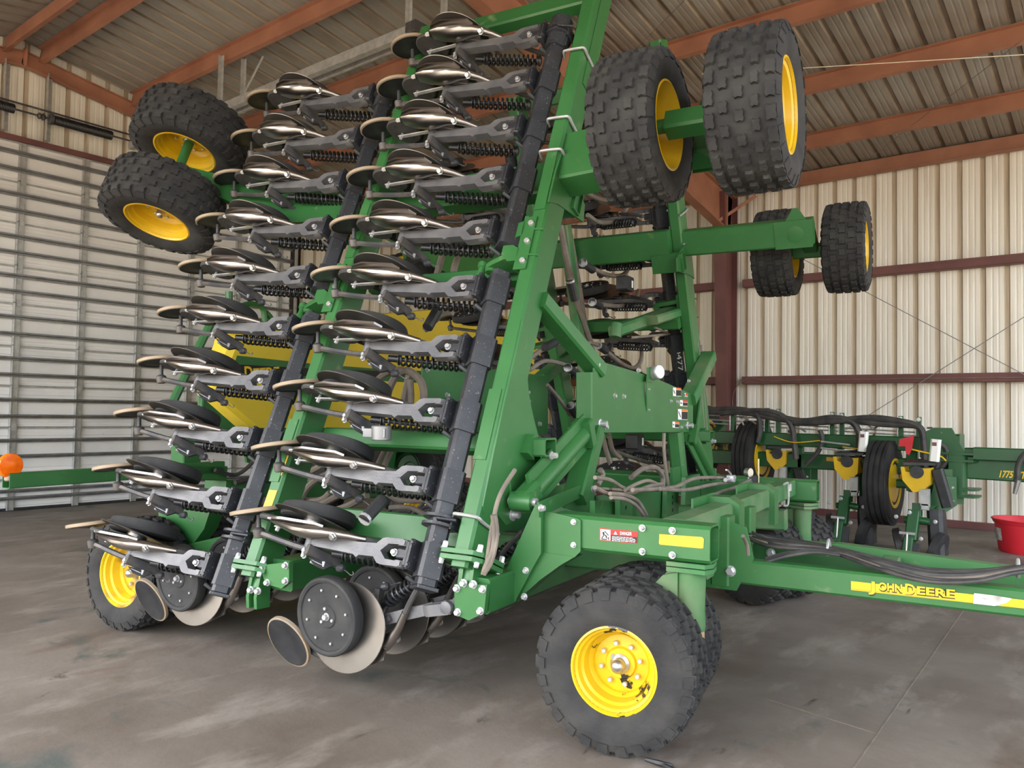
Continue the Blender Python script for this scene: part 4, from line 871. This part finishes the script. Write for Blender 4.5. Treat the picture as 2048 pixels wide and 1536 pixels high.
for k in range(9):
    a = 2*PI*k/9; dx, dy = math.cos(a)*9*(.6+.4*(k % 2)), math.sin(a)*8
    hose([hz(x+dx*s_, y+dy*s_, z) for x, y, z, s_ in ((1482, 1058+k*2, .8, .5), (1540, 1083, .78, 1.2), (1655, 1098, .78, .7), (1760, 1128, .76, 1.3), (1850, 1150, .74, 1.6), (1950, 1152, .76, 1.4), (2036, 1139, .8, .8), (2130, 1130, .82, 1))], .0095, 'hose' if k in (0, 4) else 'hose_dark')
for k in range(4): hose([hz(x, y+k*2.4, z) for x, y, z in ((1530, 1118, .72), (1580, 1104, .76), (1630, 1098, .78), (1680, 1104, .78))], .009, 'hose_dark')
for x, y in ((1657, 1098), (2036, 1140)):
    p_ = hz(x, y, .78); g = MB(); g.tube(spl([p_+V((0, -.03, -.03)), p_+V((0, -.045, .01)), p_+V((.0, 0, .05)), p_+V((0, .05, .01)), p_+V((0, .03, -.04))], 4), .008, 6); part('hose_clamp', g, 'galv')
hose(U3(((1486, 1072), (1494, 1090), (1496, 1110)), -.95), .01)
# hydraulic valve and gauge on the cross tube
g = MB(); q = hu(1462, 957, -1.45); g.box(q, (.05, .06, .05), .006); g.tube([q+V((0, -.16, .0)), q+V((0, .1, .0))], .014, 10); g.tube(spl([q+V((0, -.0, .03)), q+V((0, -.08, .06)), q+V((0, -.14, .07))], 3), .006, 6); vv = part('ball_valve', g, 'bolt')
g = MB(); q2 = hu(1497, 945, -1.45); g.tube([q2+V((0, 0, -.08)), q2], .008, 8); g.lathe(q2, (.9, -.4, 0), [(.035, -.02), (.035, .02)], 18); part('pressure_gauge', g, 'hub')
g = MB(); q3 = hu(1507, 966, -1.42); g.box(q3, (.06, .06, .12), .006); g.tube([q3, q3+V((0, .16, -.0))], .018, 8); part('hydraulic_block', g, 'black2')
g = MB(); q4 = hu(1517, 948, -1.40); g.bar(q4+V((0, 0, -.12)), q4+V((0, 0, .12)), .03, .006, UM, .001); part('depth_scale', g, 'straw')
g = MB(); g.bar(hu(1226, 664, -2.5), hu(1345, 622, -2.25), .1, .1, UM, .02); g.bar(hu(1300, 640, -2.3), hu(1372, 618, -2.15), .08, .16, UM, .015); g.lathe(hu(1232, 662, -2.48), (0, .3, 1), [(.05, -.06), (.05, .06)], 14); part('hinge_arm', g, 'green_dusty')
# black control boxes on the far wing and fitting sleeves on the hoses
for x, y, u in ((1250, 568, -2.5), (1270, 883, -2.3)):
    g = MB(); q = hu(x, y, u); g.box(q, (.1, .16, .12), .01); cb = part('control_box', g, 'black2'); g = MB(); g.box(q+V((.052, .04, 0)), (.003, .03, .06), .001); part('box_label', g, 'lwhite', cb)
for a, b, u in (((878, 615), (855, 655), -2.85), ((1115, 682), (1090, 695), -2.85), ((1135, 735), (1155, 748), -2.85), ((1140, 810), (1152, 830), -2.85), ((728, 1040), (765, 1000), -2.6), ((1165, 525), (1185, 540), -2.7), ((1195, 690), (1212, 702), -2.7), ((1184, 604), (1200, 612), -2.7), ((1140, 560), (1150, 600), -2.75)):
    g = MB(); g.tube([hu(*a, u), hu(*b, u)], .034, 10); sv = part('hose_sleeve', g, 'black2'); g = MB(); g.tube([hu(a[0]*.9+b[0]*.1, a[1]*.9+b[1]*.1, u), hu(*a, u)], .036, 10); part('hose_band', g, 'bolt', sv)
# manifold towers hanging between the wings
for x0, y0, x1, y1, u in ((1130, 450, 1160, 700, -2.95), (1165, 700, 1175, 850, -2.95)):
    g = MB(); g.bar(hu(x0, y0, u), hu(x1, y1, u), .1, .08, UM, .01); part('manifold_post', g, 'green_dusty')
g = MB(); q = hu(763, 866, -2.75); g.lathe(q, (0, .0, 1), [(.05, -.04), (.055, -.035), (.055, .035), (.05, .04)], 20); g.bar(q+V((-.1, -.03, 0)), q+V((.05, -.03, 0)), .012, .05, (0, 0, 1), .003); part('hose_clamp', g, 'strut')
# yellow reflectors on the rear post
for w_ in (.52, .3):
    g = MB(); o = DR+PO; g.prism([wg(.335, .0515, w_)+o, wg(.40, .0515, w_)+o, wg(.405, .0515, w_+.13)+o, wg(.34, .0515, w_+.13)+o], NM*.002); part('reflector', g, 'dyellow', None, 'yellow reflective patch')
# ================================================================ YELLOW SEED CART behind the drill (same orientation)
CO = V((-7.0, 7.6, 0))
cart = empty('seed_cart', m2w(CO), YAW, 'yellow seed cart with a long lettered tank and green frame behind the folded drill', 'seed cart')
def cpart(name, g, mt, par=None):
    o = link(name, g.mesh(name, mt) if isinstance(g, MB) else g, par or cart)
    if not par: o.location = -CO
    return o
CU_ = -6.2
pxs = [(427, 690), (431, 672), (446, 662), (700, 632), (870, 618), (1060, 640), (1098, 720), (1106, 770), (1104, 805), (1078, 858), (475, 858), (462, 848), (398, 795), (392, 780)]
def ringt(du, dx, k=1.0):
    r = [hu(x+(dx if x < 480 else 0), y, CU_+du) for x, y in pxs]; c = sum(r, V((0, 0, 0)))/len(r); return [c+(p-c)*k for p in r]
g = MB(); g.loft([ringt(0, 40, .985), ringt(-.05, 30), ringt(-.3, 0), ringt(-.8, 22), ringt(-1.5, 60, .96)]); tank = cpart('tank', g, 'tank')
def cdec(name, c, mt, pl, th=.004, par=None):
    g = MB(); g.prism([hu(x, y, pl) for x, y in c], (th, 0, 0)); return cpart(name, g, mt, par or tank)
cdec('stripe', ((474, 711), (620, 727), (760, 738), (1050, 752), (1050, 775), (760, 762), (620, 760), (478, 763), (466, 738)), 'green', CU_+.001)
cdec('label_band', ((478, 729), (622, 737), (760, 742), (760, 756), (622, 752), (470, 758)), 'lblack', CU_+.005, .002)
zz = hu(489, 757, CU_+.008); e_ = hu(560, 751, CU_+.008)
def ctext(t, size, org, x, wid):
    me = text_mesh(t, size, 'lyellow', .001, .004); w0 = max(v_.co.x for v_ in me.vertices)-min(v_.co.x for v_ in me.vertices)
    for v_ in me.vertices: v_.co.x *= wid/w0
    x = V(x).normalized(); z = V((1, 0, 0)); y = z.cross(x).normalized(); me.transform(axm(org, x, y, z)); cpart('lettering', me, 'lyellow', tank)
xd = e_-zz; L = xd.length; xn = xd.normalized()
ctext('D', .17, zz, xn, L*.21); ctext('EERE', .13, zz+xn*L*.235, xn, L*.74)
g = MB(); g.bar(hu(430, 975, -6.3), hu(900, 985, -6.3), .3, .16, (0, 0, 1), .015); g.bar(hu(470, 862, -6.5), hu(1080, 862, -6.5), .8, .06, (0, 0, 1), .01); cpart('chassis', g, 'green')
g = MB(); g.bar(hu(372, 870, -6.3), hu(372, 942, -6.3), .2, .18, UM, .01); g.bar(hu(350, 943, -6.25), hu(440, 946, -6.25), .2, .14, (0, 0, 1), .01); cpart('chassis_post', g, 'green')
g = MB(); g.prism([hu(x, y, -6.2) for x, y in ((395, 790), (475, 860), (480, 905), (440, 870), (395, 850))], (.03, 0, 0)); g.prism([hu(x, y, -6.4) for x, y in ((480, 862), (560, 862), (540, 930), (490, 925))], (.03, 0, 0)); cpart('hopper_frame', g, 'green')
def ctube(l, r, nm='handrail', u=-6.15): g = MB(); g.tube(spl([hu(x, y, u) for x, y in l], 5), r, 8); return cpart(nm, g, 'green')
ctube(((484, 612), (505, 608), (525, 617), (530, 645), (532, 668)), .03); ctube(((532, 625), (543, 640), (545, 668)), .03)
ctube(((425, 640), (400, 690), (345, 806)), .04, 'ladder_rail'); ctube(((405, 790), (402, 850)), .02, 'ladder_rail'); ctube(((458, 583), (458, 640)), .035)
g = MB(); la, lb = hu(12, 961, -6.2), hu(442, 943, -6.2); la.z = lb.z = .925
g.bar(lb, la, .1, .115, (0, 0, 1), .008, .006); arm = cpart('light_arm', g, 'green')
g = MB(); q = hu(20, 931, -6.2); q.x += .0; g.lathe(q+V((-.03, 0, 0)), UM, [(.03, 0), (.085, .006), (.092, .02), (.092, .04), (.085, .052), (.03, .06)], 28); cpart('amber_light', g, 'amber', arm)['label'] = 'round amber warning light'
g = MB(); g.lathe(q+V((0, 0, -.115)), (0, 0, 1), [(.03, 0), (.036, .01), (.034, .04)], 14); cpart('light_base', g, 'rust', arm)
Wc = wheel_meshes(.62, .4, .33, 'green_dark', 'tyre_new', 26)
for v_ in (7.2, 9.4):
    for u in (-7.0,):
        Wc('cart_wheel', axm(V((u, v_, .62))-CO, V((0, 0, 1)), V((-1, 0, 0)) if v_ > 8 else V((1, 0, 0)), V((0, 1, 0)) if v_ > 8 else V((0, -1, 0))), cart)
g = MB(); g.tube([V((-7, 7.2, .62)), V((-7, 9.4, .62))], .06, 12)
for v_ in (7.6, 8.9): g.bar((-7, v_, .6), (-6.9, v_, 1.3), .14, .14, UM, .01)
cpart('axle', g, 'green')
for l, r in ((((470, 965), (520, 958), (580, 962)), .025), (((430, 940), (470, 950), (500, 930), (515, 905)), .02)):
    g = MB(); g.tube(spl([hu(x, y, -6.1) for x, y in l], 5), r, 8); cpart('cable', g, 'hose_dark')
g = MB(); g.box(hu(415, 938, -6.2), (.08, .16, .08), .01); cpart('connector_block', g, 'galv')

# ================================================================ THE PLANTER at the back wall (building frame)
PY = 10.35
pl_ = empty('planter', (-3.4, PY, 0), 0, 'green folded row planter with yellow meters parked along the back wall', 'planter')
def ppart(name, g, mt, par=None, label=None):
    o = link(name, g.mesh(name, mt) if isinstance(g, MB) else g, par or pl_)
    if not par: o.location = (3.4, -PY, 0)
    if label: o['label'] = label
    return o
B = lambda x, y, Y=PY: hb(x, y, 1, Y)
def ptube(l, r, mt, nm, Y=PY, k=6, par=None): g = MB(); g.tube(spl([B(x, y, Y) for x, y in l], k), r, 8); return ppart(nm, g, mt, par)
b0_, b1_ = B(1400, 858), B(1912, 893); b1_.z = b0_.z = 1.20
g = MB(); g.bar((b0_.x-2.2, PY, 1.2), (b1_.x, PY, 1.2), .17, .17, (0, 0, 1), .012); ppart('toolbar', g, 'green_dark')
g = MB(); g.bar((b0_.x-2, PY+.05, .93), (b1_.x-.05, PY+.05, .93), .14, .19, (0, 0, 1), .012); low = ppart('lower_toolbar', g, 'green_dark')
for x0, x1, y0, y1 in ((1654, 1690, 914, 924), (1735, 1760, 915, 922)):
    pass
g = MB(); q = [B(x, y, PY-.03) for x, y in ((1653, 914), (1690, 917), (1690, 925), (1653, 922))]; g.prism(q, (0, -.004, 0)); ppart('reflector', g, 'dyellow', low, 'yellow reflective strip')
for x in (1500, 1600, 1680, 1790, 1860): g = MB(); c = B(x, 900); g.bar((c.x, PY+.03, .85), (c.x, PY+.03, 1.28), .1, .06, UM, .008); ppart('toolbar_strut', g, 'green_dark')
# hinge tower and tongue to the right
g = MB(); x0 = B(1893, 900).x
g.box((x0+.08, PY, 1.16), (.16, .3, .34), .02); g.prism([V((x0-.25, PY-.16, 1.05)), V((x0-.25, PY-.16, 1.32)), V((x0-.1, PY-.16, 1.4)), V((x0+.08, PY-.16, 1.4)), V((x0+.2, PY-.16, 1.15)), V((x0+.2, PY-.16, 1.02))], (0, .03, 0))
g.lathe((x0+.16, PY-.1, .62), (0, 0, 1), [(.07, 0), (.07, .5)], 16)
for z in (.62, .7, 1.02, 1.1): g.prism([V((x0-.05, PY-.2, z)), V((x0+.3, PY-.2, z)), V((x0+.34, PY-.1, z)), V((x0+.34, PY+.1, z)), V((x0-.05, PY+.1, z))], (0, 0, .025))
g.bar((x0+.12, PY-.17, .64), (x0+.12, PY-.17, 1.1), .14, .03, (0, 1, 0), .004); g.bar((x0+.3, PY-.1, 1.12), (x0+.95, PY-.1, 1.12), .18, .14, (0, 0, 1), .01)
ppart('hinge_tower', g, 'green_dark')
g = MB(); g.bar((x0+.2, PY, .96), (x0+4.5, PY, .93), .18, .26, (0, 0, 1), .014); g.bar((x0+.2, PY-.02, 1.13), (x0+4.5, PY-.02, 1.10), .16, .1, (0, 0, 1), .014); tb_ = ppart('planter_tongue', g, 'green_dark')
o_ = B(1996, 954, PY-.092); me = text_mesh('1775 NT', .105, 'lyellow', .001, .003)
w0 = max(v_.co.x for v_ in me.vertices); L = B(2050, 957, PY-.092).x-o_.x
for v_ in me.vertices: v_.co.x *= L/w0
sh = Matrix.Identity(4); sh[0][1] = .2; me.transform(sh); me.transform(axm(o_, V((1, 0, -.007)).normalized(), V((0, 0, 1)), V((0, -1, 0)))); ppart('lettering', me, 'lyellow', tb_)
# hoses and pipes above the toolbar
for pts, r in ((((1380, 823), (1450, 818), (1490, 820), (1515, 830), (1520, 860), (1515, 885)), .035), (((1440, 826), (1520, 822), (1560, 830), (1582, 850), (1588, 880), (1592, 918)), .04), (((1520, 824), (1600, 842), (1660, 836), (1700, 842), (1718, 865), (1718, 900), (1716, 928)), .04), (((1590, 846), (1660, 843), (1740, 836), (1800, 843), (1840, 856), (1848, 890), (1850, 935)), .04), (((1700, 838), (1760, 848), (1830, 850)), .035), (((1380, 828), (1440, 824), (1500, 828), (1540, 836), (1600, 846)), .03), (((1640, 860), (1645, 880), (1635, 905), (1612, 930)), .03), (((1868, 885), (1890, 895), (1894, 920), (1875, 940)), .035), (((1880, 918), (1870, 945), (1858, 970)), .04)):
    ptube(pts, r, 'hose_dark', 'seed_hose', PY-.15)
for y0, y1 in ((829, 857), (838, 866), (845, 873)):
    ptube(((1400, y0), (1850, y1)), .009, 'galv', 'pipe', PY+.05, 2)
for x, y in ((1467, 812), (1535, 816), (1557, 818), (1665, 824), (1684, 826), (1802, 832), (1838, 834)):
    g = MB(); q = B(x, y, PY-.02); g.bar((q.x, PY-.02, 1.28), (q.x, PY-.02, q.z), .045, .05, UM, .004); br = ppart('hose_bracket', g, 'green_dark'); g = MB(); g.bar((q.x-.03, PY-.06, 1.3), (q.x-.03, PY-.06, q.z-.05), .012, .012, UM, .002); g.bolt((q.x, PY-.05, q.z-.03), (0, -1, 0), .02, .02); ppart('bracket_pin', g, 'bolt', br)
for pts, mt, r in ((((1548, 873), (1580, 884), (1610, 884), (1640, 881)), 'lyellow', .006), (((1685, 894), (1720, 898)), 'lyellow', .006), (((1815, 897), (1850, 905), (1880, 912), (1892, 922)), 'lyellow', .009), (((1642, 883), (1700, 890)), 'galv', .012), (((1642, 896), (1700, 903)), 'galv', .012)):
    ptube(pts, r, mt, 'cable', PY-.2, 4)
for x, y in ((1505, 838), (1610, 850), (1735, 858), (1860, 864)):
    rr_ = random.Random(x); c = B(x, y, PY-.1); g = MB()
    for k in range(9): a = c+V((rr_.uniform(-.14, .14), rr_.uniform(-.05, .05), rr_.uniform(-.06, .06))); g.tube([a, a+V((rr_.uniform(-.07, .07), rr_.uniform(-.03, .03), rr_.uniform(-.05, .05)))], .013, 6)
    o = ppart('hydraulic_fittings', g, 'hub'); o['kind'] = 'stuff'
g = MB(); q = B(1812, 893, PY-.3); g.prism([q+V((-.07, 0, .08)), q+V((.08, 0, .13)), q+V((.06, 0, -.02)), q+V((.03, 0, -.1)), q+V((-.0, 0, -.08)), q+V((-.01, 0, .0)), q+V((-.08, 0, .0))], (0, .03, 0)); ppart('red_latch', g, 'red')
# wheels, axle along the toolbar, rims facing right
Wp = wheel_meshes(.5, .27, .27, 'yellow', 'tyre_new', 24, False, flat=True)
for x, y, yy in ((1768, 965, 10.2), (1508, 915, 10.5), (1402, 880, 10.75)):
    c = B(x, y, yy); Wp('planter_wheel', axm(c-V((-3.4, PY, 0)), V((0, 1, 0)), V((0, 0, 1)), V((1, 0, 0))), pl_)
    g = MB(); g.bar(c+V((.1, 0, 0)), c+V((.28, 0, 0)), .11, .1, (0, 0, 1), .02); g.prism([c+V((.26, -.08, -.07)), c+V((.26, .1, -.1)), c+V((.26, .2, .3)), c+V((.26, .05, .3)), c+V((.26, -.08, .08))], (.05, 0, 0)); g.bar(c+V((.28, .1, .2)), (c.x+.28, PY, 1.1), .1, .12, (1, 0, 0), .01); ppart('wheel_arm', g, 'green_dark')
# row units
def unit(x, y, Y, s=1.0):
    c = B(x, y, Y); f = lambda a, b, z: c+V((a, b, z))*s
    g = MB()
    g.bar(f(0, 0, -.28), f(.0, -.02, -.42), .09, .1, (0, 1, 0), .01); g.bar(f(-.02, -.05, -.36), f(-.04, -.14, -.68), .1, .12, (1, 0, 0), .012); g.bar(f(-.05, -.14, -.66), f(-.07, -.19, -.9), .16, .1, (1, 0, 0), .012)
    for k in (-.18, .2): g.lathe(f(0, -.04, -.46), (k, 0, -.02), [(.04, 0), (.04, .1), (.034, .13)], 12)
    g.prism([f(.16, .1, .05), f(.34, .3, .02), f(.34, .3, -.3), f(.2, .12, -.42), f(.1, .05, -.42), f(.12, .08, -.2)], (0, .04, 0)); g.prism([f(.02, .25, .1), f(.35, .5, .1), f(.35, .5, -.3), f(.02, .25, -.3)], (.03, .0, 0)); g.bar(f(.14, .1, -.4), f(.3, .5, -.05), .06, .1, (0, 0, 1), .008)
    un = ppart('row_unit', g, 'green_dark')
    g = MB(); g.prism([f(-.15, -.12, .13), f(-.11, -.12, .13), f(-.10, -.12, .08), f(.03, -.12, .06), f(.04, -.12, .12), f(.15, -.12, .13), f(.14, -.12, -.06), f(.07, -.12, -.13), f(-.02, -.12, -.15), f(-.13, -.12, -.02)], (0, .2, 0)); ppart('meter_hopper', g, 'yellow', un)
    g = MB(); g.prism([f(-.12, -.14, .15), f(.2, -.1, .16), f(.2, .12, .18), f(-.1, .12, .18)], (0, 0, .03)); g.lathe(f(.02, -.12, .08), (0, -1, 0), [(.07, 0), (.07, .02)], 14); g.bar(f(.2, .0, .12), f(.3, .05, -.3), .12, .1, (0, 1, 0), .02); ppart('hopper_lid', g, 'black2', un)
    g = MB(); g.box(f(.1, -.1, -.2), (.09*s, .06*s, .2*s), .02); g.box(f(.1, -.1, -.3), (.07*s, .06*s, .08*s), .01); ppart('meter_drive', g, 'galv', un)
    g = MB()
    for sx, tl_ in ((-.19, .16), (.19, -.12)):
        g.lathe(f(sx, .0, -.78), V((1, tl_*1.2, -.25*sx/.17)), [(.18, -.03), (.2, -.02), (.2, .05), (.17, .06), (.05, .04), (.001, .04)], 28)
    g.bar(f(.16, .16, -.35), f(.2, .1, -.95), .16, .26, (0, 1, 0), .05)
    ppart('gauge_wheels', g, 'black2', un)
    g = MB(); g.bar(f(.02, -.19, -.7), f(-.0, -.24, -1.04), .03, .1, (1, 0, 0), .01); ppart('closing_fork', g, 'black2', un)
    g = MB(); g.tube([f(-.06, -.22, -.6), f(-.065, -.25, -.84)], .012, 8); g.bar(f(-.14, -.22, -.6), f(.02, -.22, -.6), .02, .03, (0, 0, 1), .006); g.bolt(f(-.06, -.11, -.38), (0, -1, 0), .02, .02); ppart('depth_handle', g, 'bolt', un)
    for k, q in enumerate(((.2, -.1, -.46), (-.2, -.1, -.44), (.16, .06, -.36), (.3, .28, -.1), (.3, .28, -.25), (.06, -.12, -.66))): g = MB(); g.bolt(f(*q), (0, -1, 0), .018, .02); ppart('bolt', g, 'bolt', un)
    g = MB(); q = f(.2, -.1, .34); g.bar(q+V((-.01, 0, -.13)), q+V((.01, 0, .11)), .1*s, .08*s, (0, 1, 0), .02*s); cy = ppart('delivery_canister', g, 'white', un)
    g = MB(); g.box(q+V((-.0, -.042*s, .06*s)), (.045*s, .003, .04*s), .001); ppart('canister_label', g, 'redpurple', cy)
unit(1558, 918, 10.4, .92); unit(1697, 935, 10.1, .98); unit(1835, 957, 9.75, .98); unit(1470, 905, 10.8, .9)
g = MB(); g.tube(spl([B(2060, 900, PY-.3), B(2044, 915, PY-.3), B(2036, 935, PY-.3), B(2035, 955, PY-.3), B(2031, 965, PY-.3)], 5), .03, 8); hh = ppart('hydraulic_hose', g, 'hose_dark')
g = MB(); g.tube([B(2036, 960, PY-.3), B(2029, 988, PY-.3)], [.03, .02], 8); ppart('hose_tip', g, 'hub', hh)
# ================================================================ RED TUB
tc_ = hb(2022, 1104, 2, 0); tr_ = .36
q = tc_.copy(); q.z = 0
g = MB(); zt = hb(1977, 1034, 1, tc_.y).z
g.lathe((0, 0, 0), (0, 0, 1), [(.001, 0), (tr_*.82, 0), (tr_*.85, .02), (tr_*.96, zt*.86), (tr_*1.0, zt*.87), (tr_*1.02, zt*.93), (tr_*1.06, zt*.98), (tr_*1.05, zt), (tr_*.99, zt), (tr_*.93, zt*.9), (tr_*.8, .03), (.001, .03)], 48, caps=False)
dirv = V((hb(1978, 1060, 2, .3)-q).to_tuple()); tq = V((1, 0, 0))
tub = link('tub', g.mesh('tub', 'red')); tub.location = (hb(1978, 1104, 2, 0).x+tr_*1.0, tc_.y+.12, 0)
tag(tub, 'round red plastic tub with a dirty white label on the floor by the back wall', 'tub')
g = MB(); pts = []
for k in range(6):
    a = math.radians(-152+k*7); pts.append((a,))
vs = []
for k in range(6):
    a = math.radians(-170+k*6.5)
    for z in (.13, .27): rr2 = tr_*(.86+.1*(z/(zt*.86)))+.003; vs.append((math.cos(a)*rr2, math.sin(a)*rr2, z))
g.add(vs, [(2*i, 2*i+2, 2*i+3, 2*i+1) for i in range(5)]); link('tub_label', g.mesh('tub_label', 'paper'), tub)
# ---- bits on the floor
for x, y, l_, a, lb in ((1290, 1524, .12, .3, 'shortest dark bark scrap on the concrete in front of the near caster wheel'), (1318, 1530, .16, -.3, 'longest curved dark bark scrap on the concrete in front of the near caster wheel')):
    g = MB(); q = hb(x, y, 2, 0); d = V((math.cos(a), math.sin(a), 0)); g.tube(spl([q+V((0, 0, .012)), q+d*l_*.5+V((.02, -.02, .016)), q+d*l_+V((0, 0, .008))], 4), [.008, .009, .01, .012, .012, .01, .01, .007, .004], 6)
    o = link('bark_scrap', g.mesh('bark_scrap', 'black2')); tag(o, lb, 'debris', 'bark scraps in front of the wheel')
for x, y in ((255, 1021),):
    g = MB(); q = hb(45, 1019, 2, 0); g.bar(q, q+V((.02, .14, .004)), .03, .006, (0, 0, 1), .001); tag(link('paper_strip', g.mesh('paper_strip', 'white')), 'thin white strip lying on the floor under the orange light', 'litter')
